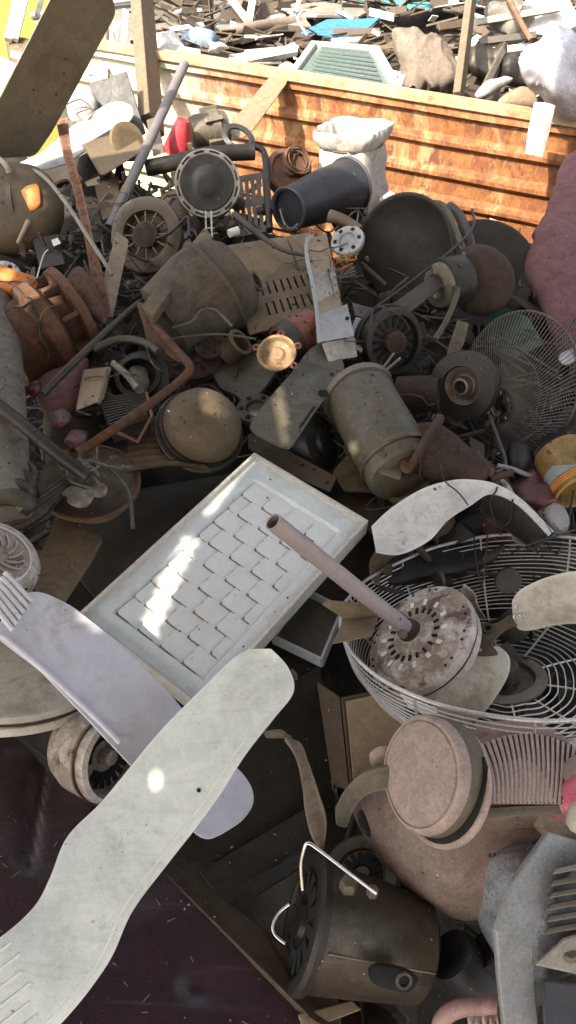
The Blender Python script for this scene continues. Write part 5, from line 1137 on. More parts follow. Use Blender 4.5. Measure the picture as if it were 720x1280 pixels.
# === 42 big dark drum, 43 plank
def drum():
    A = H(268, 362, .20); B_ = H(214, 420, .12); ax = (H(300, 352, .2) - H(216, 412, .12)).normalized(); r = m_(60, 370, .16)
    t = thing('motor_drum', 'big dark encrusted drum with crimped band and side spout', 'drum', A)
    MB().lathe(A, ax, [(-.16, r * .5), (-.15, r * .82), (-.05, r * .98), (-.004, r), (0, r * 1.05), (.008, r * 1.05), (.010, r * .97), (.05, r * .92), (.075, r * .7), (.08, r * .3)], 48).build('drum_shell', 'crusted_iron', t, 30)
    x, y, z = basis(ax, RT); s = H(320, 352, .25)
    d = (s - H(285, 372, .18)).normalized()
    MB().lathe(s, d, [(-.07, .022), (-.004, .024), (.0, .026), (.004, .025), (.004, .019), (-.05, .018)], 32).build('spout', 'dark_steel', t, 30)
    MB().tube([H(216, 410, .25), H(240, 402, .27), H(252, 388, .28), (H(270, 388, .28)), H(290, 408, .26)], .0035, 8, 5).build('wire_handle', 'wire_dusty', t, 60)
    MB().tube([H(200, 425, .2), H(240, 420, .22), H(280, 418, .22), H(320, 424, .2)], .003, 6, 4).build('loose_wire', 'wire_dusty', t)
drum()
plate('timber_board', 'tan_dusty', 'dusty tapered board leaning against the dark drum', 'board', pl3((180, 385, 1.74), (255, 290, 1.93), (215, 380, 1.73)), ((176, 384), (200, 352), (256, 284), (266, 296), (258, 306), (226, 346), (190, 396)), .02, .004, .002)

# === 44 round speaker-like fan motor
def round_face():
    A = H(259, 229, .20); n = nrm(259, 229, 105, 12); r = m_(41, 229, .2)
    t = thing('fan_motor', 'round black faced motor with pale slotted rim ring', 'motor', A)
    MB().lathe(A, n, [(-.085, r * .7), (-.07, r * .93), (-.03, r * .99), (-.004, r), (0, r * .985), (.0015, r * .84), (-.001, r * .80)], 64, cap=(True, False)).build('motor_shell', 'grimy_white', t, 30)
    MB().lathe(A, n, [(-.001, r * .81), (.003, r * .78), (.002, r * .55), (.004, r * .42), (.010, r * .34), (.012, r * .2), (.010, .001)], 48, cap=(False, True)).build('face_disc', 'black_plastic', t, 40)
    x, y, z = basis(n); mb = MB()
    for k in range(12):
        a0 = 2 * math.pi * (k + .18) / 12; a1 = 2 * math.pi * (k + .82) / 12
        mb.tube([A + n * .0008 + (x * math.cos(a0 + (a1 - a0) * q / 6) + y * math.sin(a0 + (a1 - a0) * q / 6)) * r * .91 for q in range(7)], .0028, 5)
    mb.build('rim_slots', 'void_black', t, 0)
    a, b = H(260, 264, .22), H(262, 322, .2)
    for du in (-3, 4):
        MB().tube([H(260 + du, 264, .21), H(262 + du, 325, .21)], .0022, 6).build('lead_wire', 'grimy_white', t)
    MB().tube([H(258, 285, .21), H(267, 285, .21)], .002, 6).build('lead_tie', 'grimy_white', t)
round_face()
# === 45 spoked motor
def spoked():
    A = H(182, 293, .10); n = nrm(182, 293, 150, 25); r = m_(47, 293, .1)
    t = thing('fan_motor', 'grey ring motor with spoked opening and brown hub', 'motor', A)
    MB().lathe(A, n, [(-.05, r * .9), (-.01, r), (0, r * .98), (.004, r * .86), (.002, r * .64), (-.004, r * .60), (-.02, r * .58), (-.022, .001)], 56, cap=(True, False)).build('ring_shell', 'can_steel', t, 30)
    MB().lathe(A, n, [(-.0215, r * .57), (-.0212, r * .57)], 40).build('void', 'void_black', t, 0)
    MB().lathe(A, n, [(-.02, r * .34), (.004, r * .34), (.008, r * .26), (.008, .001)], 32).build('hub', 'dark_rust', t)
    x, y, z = basis(n)
    for k in range(12): e = x * math.cos(k * math.pi / 6) + y * math.sin(k * math.pi / 6); MB().box(A + e * r * .47 - n * .004, e * r * .14, n.cross(e) * .002, n * .003).build('spoke', 'can_steel', t, 0)
    MB().tube([H(196, 298, .13), H(214, 290, .15), H(232, 272, .17), H(236, 276, .17), H(236, 296, .17)], .0045, 8, 4).build('power_cord', 'black_plastic', t, 60)
spoked()
plate('steel_sheet', 'can_steel', 'grey sheet behind the spoked ring motor', 'sheet', pl(215, 300, .02, 90, 30), ((160, 330), (226, 240), (246, 290), (224, 360), (180, 370)), .003)
# === 46 tube and frame above
t = thing('tube_bracket', 'dark tube arm with bent leg reaching behind the black faced motor', 'frame', H(265, 192, .08))
MB().tube([H(184, 210, .06), H(215, 204, .08), H(265, 193, .09), H(318, 190, .08)], .024, 14, 4).build('tube_arm', 'dark_steel', t, 60)
MB().tube([H(306, 182, .10), H(326, 186, .10), H(332, 200, .10), H(334, 240, .10), H(337, 288, .1)], .010, 10, 4).build('bent_leg', 'black_metal', t, 60)
t = thing('vented_sheet', 'dark vented sheet behind the bent black leg', 'panel', H(310, 250, .03))
a, b, c, d = H(288, 222, .03), H(334, 214, .03), H(340, 288, .06), H(296, 296, .06); n = (b - a).cross(d - a); n = n if n.dot(CAM - a) > 0 else -n
us = [0] + sorted([.15 + .16 * k for k in range(5)] + [.20 + .16 * k for k in range(5)]) + [1]
MB().panel(a, b, c, d, us, [0, .1, .42, .55, .9, 1], lambda i, j: not (j in (1, 3) and i % 2 == 1), .003, n).build('slotted_sheet', 'dark_steel', t, 0)
solo(MB().tube([H(293, 268, .16), H(320, 290, .19), H(352, 312, .2), H(386, 320, .19)], lambda q: .010 - .006 * q, 8, 4), 'metal_lever', 'dark_steel', 'long dusty lever lying over the slotted beige panel', 'lever')
solo(MB().tube([H(286, 292, .2), H(298, 288, .2)], .011, 10), 'plastic_plug', 'cream_paint', 'small pale plug under the black faced motor', 'plug')
# === 48 rusty wheel, 49 bucket, 50 small bits
def rust_wheel():
    A = H(362, 214, .04); n = nrm(362, 214, 60, 40); r = .075
    t = thing('rusty_pulley', 'rusty brown pulley with ragged coil standing below the wall', 'pulley', A)
    MB().lathe(A, n, [(-.05, r * .8), (-.02, r), (0, r), (.006, r * .8), (.0, r * .7), (.0, r * .3), (.01, r * .25), (.01, .001)], 40).build('pulley_body', 'rusty_iron', t, 30)
    mb = MB(); x, y, z = basis(n); q = random.Random(2)
    for k in range(14): mb.ring(A + n * q.uniform(.0, .02) + x * .02 + y * .03, (n + V((q.uniform(-.3, .3), q.uniform(-.3, .3), q.uniform(-.3, .3)))), q.uniform(.03, .045), .0022, 28, 5)
    mb.build('ragged_coil', 'rusty_iron', t)
rust_wheel()
def bucket():
    A = H(360, 262, .14); B_ = H(438, 232, .02); ax = (A - B_).normalized(); L = (A - B_).length
    t = thing('plastic_bucket', 'dark blue black bucket tipped over with its mouth turned away from the wall', 'bucket', A)
    MB().lathe(A, ax, [(-L, .066), (-L + .004, .080), (-L * .5, .072), (-.012, .058), (-.006, .062), (0, .062), (.003, .058), (0, .050), (-.012, .048)], 56).build('bucket_shell', 'blue_black', t, 30)
    MB().ring(A - ax * (L - .01), ax, .081, .004, 56).build('rim_bead', 'blue_black', t); MB().tube([H(350, 262, .2), H(356, 280, .2), H(364, 286, .19), H(372, 280, .18)], .003, 6, 4).build('wire_handle', 'wire_dusty', t)
bucket()
plate('plastic_cover', 'black_plastic', 'black square plastic cover behind the tipped bucket', 'cover', pl(430, 235, .0, 90, 25), ((398, 203), (438, 206), (440, 220), (460, 224), (461, 232), (452, 280), (420, 290), (396, 240)), .012, .006, .002)
solo(MB().tube([H(412, 270, .15), H(430, 276, .15), H(450, 288, .14)], lambda q: .018 - .004 * q, 12, 3), 'pipe_elbow', 'olive_dusty', 'short brown pipe elbow with pale mouth beside the black dish', 'pipe')
def small_disc(u, v, o, ang, tilt, rp, m, name, label, cat):
    A = H(u, v, o); n = nrm(u, v, ang, tilt); r = m_(rp, v, o); t = thing(name, label, cat, A)
    MB().lathe(A, n, [(-.02, r * .9), (-.004, r), (.002, r * .94), (.003, r * .5), (-.003, r * .4), (-.003, .001)], 36).build('disc_shell', m, t, 30)
    slots(t, A, n, r * .6, r * .8, 6, .005, .003)
small_disc(434, 300, .13, 110, 40, 22, 'grey_paint', 'gear_plate', 'small grey gear plate with oval holes below the pipe elbow', 'gear')
for k, (m, lab) in enumerate((('yellow_tin', 'yellow wire bunch between bracket and black dish'), ('copper_wire', 'dark copper wire bunch under the yellow wires'), ('wire_dusty', 'grey wire tangle below the small gear plate'))):
    q = random.Random(k); mb = MB()
    for j in range(7): mb.tube([H(424 + q.uniform(-10, 22), 318 + k * 10 + q.uniform(-10, 10), .08 + q.uniform(0, .05)) for _ in range(4)], .0022, 5, 4)
    solo(mb, 'wire_bunch', m, lab, 'wire')
# paper sack at the wall
t = thing('woven_sack', 'open topped white woven sack tied with cord at the rusty wall', 'sack', H(435, 220, -.05))
gz = Q(441, 262, 2.46)
MB().lathe(gz, V((-.05, 0, 1)), [(0, .088), (.03, .092), (.06, .090), (.09, .087), (.12, .086), (.15, .084), (.18, .082), (.195, .080)], 96, ref=V((.85, -.53, 0)), sq=5, fold=.009, fsc=13).build('sack_body', 'lit_sack', t, 70)
MB().lathe(gz, V((-.05, 0, 1)), [(.190, .078), (.203, .086), (.222, .094), (.238, .097), (.246, .096), (.238, .090), (.20, .08), (.15, .07)], 96, ref=V((.85, -.53, 0)), sq=5, fold=.013, fsc=18).build('sack_mouth', 'lit_sack', t, 70)
MB().ring(gz + V((-.01, 0, .197)), V((-.05, 0, 1)), .092, .0022, 48).build('tie_cord', 'wire_dusty', t)
plate('paper_sheet', 'white_sheet', 'crumpled white paper at the foot of the white sack', 'paper', pl(484, 250, -.04, 90, 30), ((474, 248), (488, 238), (500, 246), (492, 262), (478, 262)), .003)

# === top-left group
# big dark hanging blade
P = Pl(Q(70, 100, 2.18), nrm(70, 100, -55, 46))
t = thing('fan_paddle', 'big dull grey fan blade tilted up in the corner, its shaded face outward', 'fan blade', P.at(70, 100))
MB().prism(rounded([P.at(*q) for q in ((70, -14), (138, -12), (146, 16), (66, 164), (44, 196), (-12, 198), (-14, 150))], .025, 5), P.n, .004).build('blade', 'grey_tan', t, 30, .001)
for u, v in ((80, 92), (42, 112), (70, 118), (50, 140), (82, 74)): MB().lathe(P.at(u, v), P.n, [(0, .003), (.0006, .003)], 8).build('hole', 'void_black', t, 0)
# white lit blade
plate('fan_paddle', 'white_sheet', 'clean white fan blade shining in the sun beside the tan drum', 'fan blade', pl3((40, 200, 2.42), (150, 135, 2.55), (90, 195, 2.40)),
      ((22, 204), (50, 192), (92, 156), (136, 128), (152, 126), (165, 132), (167, 144), (158, 156), (120, 178), (84, 204), (56, 212)), .004, .015)
P = pl(145, 130, -.06, 120, 25)
plate('plastic_board', 'black_plastic', 'dark flat panel with curled edge standing behind the white lit blade', 'panel', P, ((111, 104), (158, 89), (182, 166), (170, 172), (122, 150)), .01, .004, .002)
def tan_drum():
    A = H(172, 178, .12); ax = (H(172, 178, .12) - H(112, 205, .06)).normalized(); r = .07
    t = thing('motor_drum', 'square tan motor drum with a round disc beside the white lit blade', 'drum', A)
    q = [H(103, 182, .13), H(158, 150, .13), H(184, 186, .15), H(126, 222, .15)]
    MB().hexa(q, ray(145, 185) * .10).build('drum_body', 'olive_dusty', t, 0, .012)
    MB().lathe(H(160, 176, .155), nrm(160, 176, 30, 30), [(-.01, .056), (.003, .054), (.004, .02)], 36).build('round_end', 'tan_dusty', t)  # raised tan disc on the drum body
tan_drum()
# lit motor by the wall & lit blade
def alu_motor():
    A = H(262, 164, -.02); ax = (H(290, 158, -.02) - H(244, 168, -.02)).normalized()
    t = thing('electric_motor', 'pale aluminium motor lit by the sun below the wall', 'motor', A)
    MB().lathe(A, ax, [(-.07, .03), (-.06, .052), (-.04, .058), (0, .06), (.004, .064), (.03, .064), (.034, .058), (.06, .05), (.065, .02)], 40).build('motor_shell', 'galvanised', t, 30)
    x, y, z = basis(ax)
    for k in range(6):
        e = x * math.cos(k * 1.047) + y * math.sin(k * 1.047); MB().box(A + ax * .01 + e * .064, ax * .03, z.cross(e) * .008, e * .008).build('lug', 'galvanised', t, 0, .002)
    MB().tube([H(236, 170, .02), H(236, 184, .03)], .012, 10).build('stub', 'tan_dusty', t)
    mb = MB()
    for k in range(4): mb.ring(H(298, 172, .03 + k * .004), nrm(298, 172, 70, 50), .052 - .004 * k, .005, 36, 6)
    mb.build('belt_coil', 'black_plastic', t)
alu_motor()
plate('fan_paddle', 'beige_paint', 'sunlit beige fan blade leaning on the rusty wall', 'fan blade', pl3((300, 160, 2.55), (350, 96, 2.74), (318, 162, 2.54)), ((282, 168), (290, 152), (336, 97), (346, 93), (360, 97), (358, 104), (316, 162), (304, 172)), .004, .012)
# pole
a, b = H(152, 252, .08), Q(231, 80, 2.42); d = (b - a).normalized()
t = thing('steel_pole', 'grey round steel pole leaning up across the wall end', 'pole', a)
MB().lathe(a - d * .10, d, [(0, .015), ((b - a).length + .1, .015), ((b - a).length + .1, .012), ((b - a).length, .012)], 20).build('tube', 'grey_pole', t)
MB().lathe(a + d * .02, d, [(0, .017), (.03, .017)], 20).build('sleeve', 'galvanised', t)
solo(MB().lathe(H(222, 190, -.02), nrm(222, 190, 80, 70), [(0, .048), (.02, .044), (.10, .020), (.10, .012)], 36), 'traffic_funnel', 'bright_red', 'red plastic cone beside the grey steel pole', 'cone')
for (q, m, lab) in ((((183, 150), (196, 146), (206, 190), (192, 196)), 'galvanised', 'short silvery pipe stub behind the grey pole'), (((150, 192), (160, 230), (152, 280), (134, 250)), 'black_plastic', 'black plastic strip leaning at the spoked motor')):
    solo(MB().hexa([H(u, v, .02) for u, v in q], ray(180, 200) * .03), 'metal_strip', m, lab, 'strip', bevel=.003)
# rusty flat bar
solo(MB().ribbon([H(70, 150, .18), H(78, 190, .2), H(92, 240, .2), (H(106, 300, .2)), H(118, 370, .18), H(126, 400, .17)], [H(84, 146, .18), H(90, 190, .2), H(104, 240, .2), H(116, 296, .2), H(128, 340, .19), H(140, 396, .17)], .006, .0, 8, 3, .006, 30), 'rusty_bar', 'rust_bar', 'long flaky rusty flat bar slanting past the olive tank', 'bar')
# olive tank with orange sticker
def tank():
    P = Pl(H(30, 258, .10), nrm(30, 258, 130, 20))
    t = thing('olive_tank', 'dusty olive round tank with a torn orange sticker', 'tank', P.p)
    MB().puff([P.at(*q) for q in ((-60, 215), (-20, 206), (30, 206), (60, 218), (76, 246), (78, 276), (62, 304), (30, 318), (-20, 322), (-60, 310))][::-1], P.n, .07, .10, k=9, p=2.6).build('tank_shell', 'olive_dusty', t, 60)
    MB().puff([P.at(*q, .066) for q in ((26, 238), (40, 230), (48, 232), (51, 250), (49, 258), (38, 264), (32, 252))][::-1], P.n, .006, .01, k=4, sm=2).build('torn_sticker', 'orange_paint', t)
    MB().ribbon([P.at(6, 210, .05), P.at(8, 250, .074), P.at(20, 300, .05)], [P.at(12, 210, .05), P.at(14, 250, .076), P.at(26, 300, .05)], .006, 0, 5, 2).build('strap', 'dark_steel', t)
    MB().tube([P.at(36, 276, .062), P.at(22, 304, .075)], lambda q: .008 - .003 * q, 10).build('spigot', 'beige_paint', t)
    MB().tube([P.at(-6, 195, .03), P.at(6, 205, .08), P.at(12, 216, .08)], .008, 8, 4).build('lifting_hook', 'grey_trough', t)
tank()
solo(MB().tube([H(-10, 214, .22), H(30, 210, .23), H(56, 222, .24), H(84, 256, .24), H(110, 296, .24), H(132, 330, .22), H(140, 344, .2)], .0055, 8, 6), 'rubber_cable', 'grey_trough', 'thick grey cable curving over the olive tank', 'cable')
# shaded clutter between tank and ring motor
clut = [((118, 232), (148, 220), (152, 262), (128, 276), 'olive_dusty', 'dusty tan casing between rusty bar and ring motor'), ((106, 262), (124, 258), (130, 300), (112, 306), 'dark_steel', 'narrow grey bracket by the rusty flat bar'),
        ((40, 298), (74, 292), (82, 330), (50, 336), 'black_metal', 'black switch box under the olive tank'), ((200, 240), (232, 236), (236, 268), (206, 270), 'olive_dusty', 'dim olive casing under the dark tube arm'),
        ((212, 210), (236, 206), (238, 226), (216, 230), 'brown_board', 'small brown block by the black faced motor')]
for a, b, c, d, m, lab in clut:
    t = thing('scrap_casing', lab, 'casing', H(*a, .06)); MB().hexa([H(*q, .06) for q in (a, b, c, d)], ray(*a) * .06).build('casing_body', m, t, 0, .004)
    MB().lathe(H((a[0] + c[0]) / 2, (a[1] + c[1]) / 2, .064), nrm(*a, 90, 10), [(-.004, .016), (.004, .014), (.004, .004)], 20).build('casing_boss', 'dark_steel', t)
MB_ = MB().hexa([H(64, 300, .085), H(72, 297, .085), H(76, 304, .087), H(67, 308, .087)], ray(60, 300) * .005)
solo(MB_, 'paper_tag', 'cream_paint', 'tiny white printed tag on the black switch box', 'tag')
# === rusty castings
def casting():
    A = H(62, 410, .16); ax = (H(112, 376, .16) - H(30, 420, .14)).normalized(); r = m_(62, 400, .15)
    t = thing('cast_housing', 'large rusty brown cast pump housing with ribbed flange', 'housing', A)
    MB().lathe(A, ax, [(-.12, r * .3), (-.115, r * .72), (-.04, r * .78), (-.03, r * .96), (.0, r * 1.0), (.006, r * .94), (.02, r * .74), (.05, r * .70), (.055, r * .96), (.075, r * .98), (.08, r * .5)], 44).build('housing_shell', 'rusty_iron', t, 30)
    x, y, z = basis(ax)
    for k in range(8): e = x * math.cos(k * .785) + y * math.sin(k * .785); MB().box(A + ax * .035 + e * r * .82, ax * .022, z.cross(e) * .006, e * r * .10).build('flange_rib', 'rusty_iron', t, 0, .003)
casting()
solo(MB().lathe(H(44, 366, .25), nrm(44, 366, -20, 66), [(-.10, .034), (-.02, .036), (0, .034), (.008, .026), (.008, .001)], 36), 'orange_cylinder', 'orange_paint', 'orange painted cylinder catching sun beside the rusty castings', 'cylinder')
solo(MB().puff([H(u, v, .22) for u, v in ((84, 352), (92, 334), (104, 338), (118, 356), (134, 396), (128, 404), (112, 392), (98, 372))][::-1], nrm(110, 365, 60, 40), .016, .02, k=6, amp=.006, nsc=25), 'rusty_bracket', 'rusty_iron', 'rusty cast bracket leaning beside the short cream blade', 'bracket')
small_disc(4, 346, .16, 120, 30, 22, 'old_white_paint', 'vent_disc', 'pale round vent disc by the orange cylinder', 'disc')
solo(MB().tube([H(46, 348, .2), H(54, 320, .2), H(60, 312, .2)], .002, 6, 3), 'thin_wire', 'wire_zinc', 'thin bright wire curl over the rusty castings', 'wire')
solo(MB().tube([H(40, 348, .22), H(70, 356, .22), H(86, 362, .22)], .0025, 6, 3), 'thin_wire', 'wire_zinc', 'straight bright wire lying from orange cylinder to bracket', 'wire')
plate('fan_paddle', 'beige_paint', 'short cream blade standing upright beside the rusty bracket', 'fan blade', pl3((145, 292, 2.06), (162, 302, 2.06), (130, 395, 1.86)), ((146, 289), (161, 300), (160, 308), (141, 396), (134, 398), (122, 378), (124, 366)), .003, .004)
# mottled column at the left edge
def column():
    A = H(-8, 350, .20); B_ = H(6, 640, .20); ax = (A - B_).normalized(); L = (A - B_).length
    t = thing('gas_cylinder', 'tall mottled grey pipe standing at the edge beside the rusty castings', 'pipe', B_)
    MB().lathe(B_, ax, [(0, .050), (L * .5, .054), (L - .03, .052), (L - .01, .045), (L, .02)], 40).build('pipe_shell', 'mottled_pipe', t, 40)
    MB().lathe(B_ + ax * (L * .88), ax, [(0, .058), (.02, .058)], 40).build('collar', 'dark_steel', t)
column()
for k in range(4):
    solo(MB().tube([H(-30, 588 + k * 14, .20 + .012 * k), H(8, 576 + k * 15, .22 + .012 * k), H(34, 586 + k * 14, .21 + .012 * k), H(38 - 3 * k, 600 + k * 12, .19 + .012 * k)], .016, 10, 5), 'felt_roll', 'dark_steel', ['topmost dark felt fold at the foot of the mottled pipe', 'second dark felt fold under the mottled pipe', 'third dark felt fold above the curved ribbed sheet', 'lowest dark felt fold touching the curved ribbed sheet'][k], 'felt')
# === bent tube frame
t = thing('bent_tubing', 'bent rusty tube frame with forked plate lying across the motor parts', 'frame', H(170, 470, .25))
MB().tube([H(54, 492, .20), H(110, 436, .26), H(168, 384, .24), H(176, 380, .24)], .0085, 10, 4).build('tube', 'dark_steel', t, 60)
MB().tube([H(176, 382, .25), H(196, 410, .27), H(228, 446, .28), H(237, 458, .28), H(232, 470, .28), H(200, 496, .28), H(140, 538, .26), H(98, 566, .22)], .0095, 10, 5).build('tube', 'rusty_iron', t, 60)
MB().puff([H(u, v, .265) for u, v in ((172, 382), (182, 388), (196, 414), (230, 446), (222, 452), (200, 436), (186, 434), (180, 410))][::-1], nrm(195, 415, 60, 30), .006, .006, k=4, sm=4).build('gusset', 'rusty_iron', t)
MB().tube([H(116, 436, .25), H(150, 424, .26), H(180, 428, .27), H(198, 440, .275)], .009, 8, 4).build('tube', 'dark_steel', t, 60)
solo(MB().tube([H(-30, 486, .34), H(20, 524, .33), H(70, 566, .30), H(110, 596, .25)], .013, 12, 4), 'steel_pipe', 'black_metal', 'straight dark pipe running down from the mottled pipe', 'pipe')
# motor core, heat sink, beige box
def core():
    A = H(172, 470, .20); n = nrm(172, 470, 120, 25); r = .052
    t = thing('motor_core', 'dirty open motor core with oily winding inside the tube frame', 'motor', A)
    MB().lathe(A, n, [(-.05, r * 1.2), (-.02, r * 1.3), (-.01, r), (.004, r), (.006, r * .78), (-.02, r * .74), (-.02, .001)], 36, cap=(True, False)).build('core_ring', 'black_metal', t)
    MB().puff([H(u, v, .2) for u, v in ((163, 462), (172, 458), (182, 462), (186, 476), (182, 492), (172, 494), (164, 482))][::-1], n, .018, .02, k=5, amp=.006, nsc=40).build('winding', 'blue_grey_paint', t, 60)
    MB().tube([H(142, 454, .23), H(160, 470, .24), H(172, 486, .24)], .008, 8, 3).build('shaft', 'galvanised', t)
core()
def sink():
    t = thing('heat_sink', 'finned dark heat sink wedged under the tube frame', 'heat sink', H(165, 520, .18))
    a, b, c, d = H(124, 502, .18), H(184, 496, .19), H(186, 524, .20), H(140, 542, .20); n = (b - a).cross(d - a).normalized(); n = n if n.dot(CAM - a) > 0 else -n
    MB().hexa([a, b, c, d], -n * .025).build('sink_base', 'black_metal', t, 0)
    for k in range(12):
        f = (k + .5) / 12; p, q = a.lerp(d, f), b.lerp(c, f); MB().box((p + q) / 2 + n * .006, (q - p) / 2, n * .008, (d - a).normalized() * .0013).build('fin', 'dark_steel', t, 0)
    MB().tube([b + n * .01, H(190, 520, .22), H(172, 552, .22), d + n * .01], .004, 6).build('clip_rail', 'rust_bar', t)
sink()
t = thing('switch_box', 'beige box with raised lid seam left of the motor core', 'box', H(112, 488, .18)); t['label'] = 'beige plastic box with raised lid seam beside the oily motor core'
q = [H(104, 462, .19), H(140, 458, .21), H(130, 500, .22), H(94, 514, .20)]
MB().hexa(q, ray(115, 485) * .07).build('box_body', 'beige_paint', t, 0, .006)
MB().tube([H(134, 462, .222), H(124, 504, .232)], .004, 8).build('lid_seam', 'tan_dusty', t)
solo(MB().puff([H(u, v, .12) for u, v in ((46, 478), (66, 462), (100, 448), (112, 452), (106, 480), (90, 514), (60, 520), (46, 500))][::-1], nrm(80, 485, 90, 25), .03, .03, k=7, amp=.008, nsc=16), 'cloth_bag', 'mauve_cloth', 'faded mauve rag bag between mottled pipe and beige box', 'bag')
for u, v, r, lab in ((42, 486, 12, 'dim red plastic ball beside the mottled pipe'), (76, 522, 14, 'dark red plastic scrap under the beige box'), (96, 550, 15, 'bright red plastic scrap by the dark pipe')):
    solo(MB().puff([H(u + r * math.cos(a), v + r * .8 * math.sin(a), .17) for a in [k * math.pi / 4 for k in range(8)]][::-1], nrm(u, v, 90, 20), .014, .014, amp=.008, nsc=30), 'plastic_scrap', 'red_film', lab, 'plastic')
solo(MB().puff([H(u, v, .08) for u, v in ((60, 510), (90, 520), (124, 520), (120, 560), (90, 580), (50, 570))][::-1], nrm(90, 545, 90, 25), .03, .03, amp=.02, nsc=16), 'dirt_clump', 'brown_board', 'earthy brown clump under the tube frame', 'clump')
# brown pan with paper
def brown_pan():
    A = H(112, 602, .14); n = nrm(112, 602, 100, 42); r = m_(62, 600, .14)
    t = thing('brown_pan', 'round brown enamel pan holding crumpled paper and cable', 'pan', A)
    MB().lathe(A, n, [(-.03, r * .8), (-.01, r), (.0, r * 1.0), (.0, r * .96), (-.012, r * .80), (-.016, .001)], 56).build('pan_shell', 'olive_dusty', t, 40)
    MB().ring(A, n, r * .985, .0035, 56).build('rolled_rim', 'rusty_iron', t)
brown_pan()
for i, (u, v, lab) in enumerate(((98, 620, 'crumpled white paper lying in the brown pan'), (122, 612, 'small white paper wad beside the crumpled paper in the pan'))):
    solo(MB().puff([H(u + (20 - 8 * i) * math.cos(a), v + 11 * math.sin(a), .165) for a in [k * math.pi / 4 for k in range(8)]][::-1], nrm(u, v, 90, 30), .012, .01, k=7, sm=5, amp=.014, nsc=30), 'paper_wad', 'grimy_white', lab, 'paper')
solo(MB().tube([H(136, 584, .2), H(150, 598, .21), H(162, 618, .21), H(166, 660, .18)], .004, 8, 5), 'rubber_cable', 'dark_steel', 'dark cable bending out of the brown pan', 'cable')
q = random.Random(9); mb = MB()
for k in range(22): c = V((108, 585)); mb.tube([H(c[0] + q.gauss(0, 16), c[1] + q.gauss(0, 10), .19 + q.uniform(-.02, .03)) for _ in range(4)], .0026, 5, 4)
solo(mb, 'wire_tangle', 'blue_grey_paint', 'greasy wire tangle above the brown pan', 'wire')
# little items around the drum & lower middle
small_disc(262, 430, .14, 120, 30, 20, 'dark_rust', 'small_pulley', 'small rusty pulley under the dark drum', 'pulley')
solo(MB().lathe(H(300, 428, .15), nrm(300, 428, 40, 60), [(-.05, .03), (-.006, .032), (0, .036), (.004, .034), (.004, .026), (-.02, .025)], 32), 'pipe_flange', 'olive_dusty', 'tan pipe flange beside the sunlit bearing cap', 'flange')
small_disc(240, 440, .10, 100, 35, 40, 'dark_rust', 'brake_disc', 'dim rusty brake disc between dome and dark drum', 'disc')
small_disc(320, 510, .10, 100, 45, 26, 'dark_steel', 'motor_ring', 'grey motor ring under the lettered plate', 'ring')
solo(MB().puff([H(u, v, .03) for u, v in ((432, 550), (442, 548), (450, 562), (448, 572), (434, 572))][::-1], nrm(440, 560, 90, 30), .01, .01, amp=.008, nsc=30), 'paper_scrap', 'white_sheet', 'small bright scrap lit by sun beside the black wheel', 'scrap')
# ------------------------------------------------------------------ loose filling that nobody could count
def litter(name, m, n, seed, urange, vrange, orange, smin, smax, kinds):
    q = random.Random(seed); mb = MB()
    for i in range(n):
        u, v = q.uniform(*urange), q.uniform(*vrange); p = H(u, v, q.uniform(*orange))
        if (p - WA).dot(WN) < .52 or (u < 410 and v > 840) or (90 < u < 470 and 560 < v < 900 and orange[1] > -.05): continue
        s = q.uniform(smin, smax); x = V((q.gauss(0, 1), q.gauss(0, 1), q.gauss(0, .7))).normalized(); y = Matrix.Rotation(q.uniform(0, 6.28), 3, x) @ x.orthogonal().normalized(); z = x.cross(y); k = q.choice(kinds)
        if k == 'bar': mb.box(p, x * s, y * s * q.uniform(.06, .15), z * s * q.uniform(.05, .12))
        elif k == 'plate': mb.prism([p + x * s * q.uniform(.5, 1) * math.cos(a) + y * s * q.uniform(.4, .9) * math.sin(a) for a in sorted(q.uniform(0, 6.28) for _ in range(6))], z, .002)
        elif k == 'tube': mb.lathe(p - x * s, x, [(0, s * .16), (s * 2, s * .16)], 10)
        elif k == 'disc': mb.lathe(p, x, [(-s * .2, s * .6), (0, s * .62), (s * .05, s * .5), (s * .04, s * .2), (s * .15, s * .15)], 18)
        elif k == 'wire': mb.tube([p + V((q.gauss(0, s), q.gauss(0, s), q.gauss(0, s * .4))) for _ in range(4)], q.uniform(.0012, .003), 5, 4)
        elif k == 'lump': mb.puff([p + (x * math.cos(a) + y * math.sin(a)) * s * .5 for a in [j * 1.047 for j in range(6)]], z, s * .4, s * .4, k=3, sm=2, amp=s * .25, nsc=18)
    return tag(mb.build(name, m, None, 40), kind='stuff')
allk = ['bar', 'plate', 'tube', 'disc', 'lump', 'plate', 'bar']
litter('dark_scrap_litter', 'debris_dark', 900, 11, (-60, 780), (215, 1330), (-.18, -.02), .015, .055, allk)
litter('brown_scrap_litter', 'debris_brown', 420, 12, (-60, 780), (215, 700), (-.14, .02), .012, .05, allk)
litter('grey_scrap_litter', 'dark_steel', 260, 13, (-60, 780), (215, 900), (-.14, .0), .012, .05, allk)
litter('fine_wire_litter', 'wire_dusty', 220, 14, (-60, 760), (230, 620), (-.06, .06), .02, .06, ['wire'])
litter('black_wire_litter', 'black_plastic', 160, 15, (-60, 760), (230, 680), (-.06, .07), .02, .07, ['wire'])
litter('pale_chip_litter', 'grimy_white', 120, 16, (-60, 760), (215, 660), (-.10, .02), .006, .022, ['plate', 'lump', 'bar'])

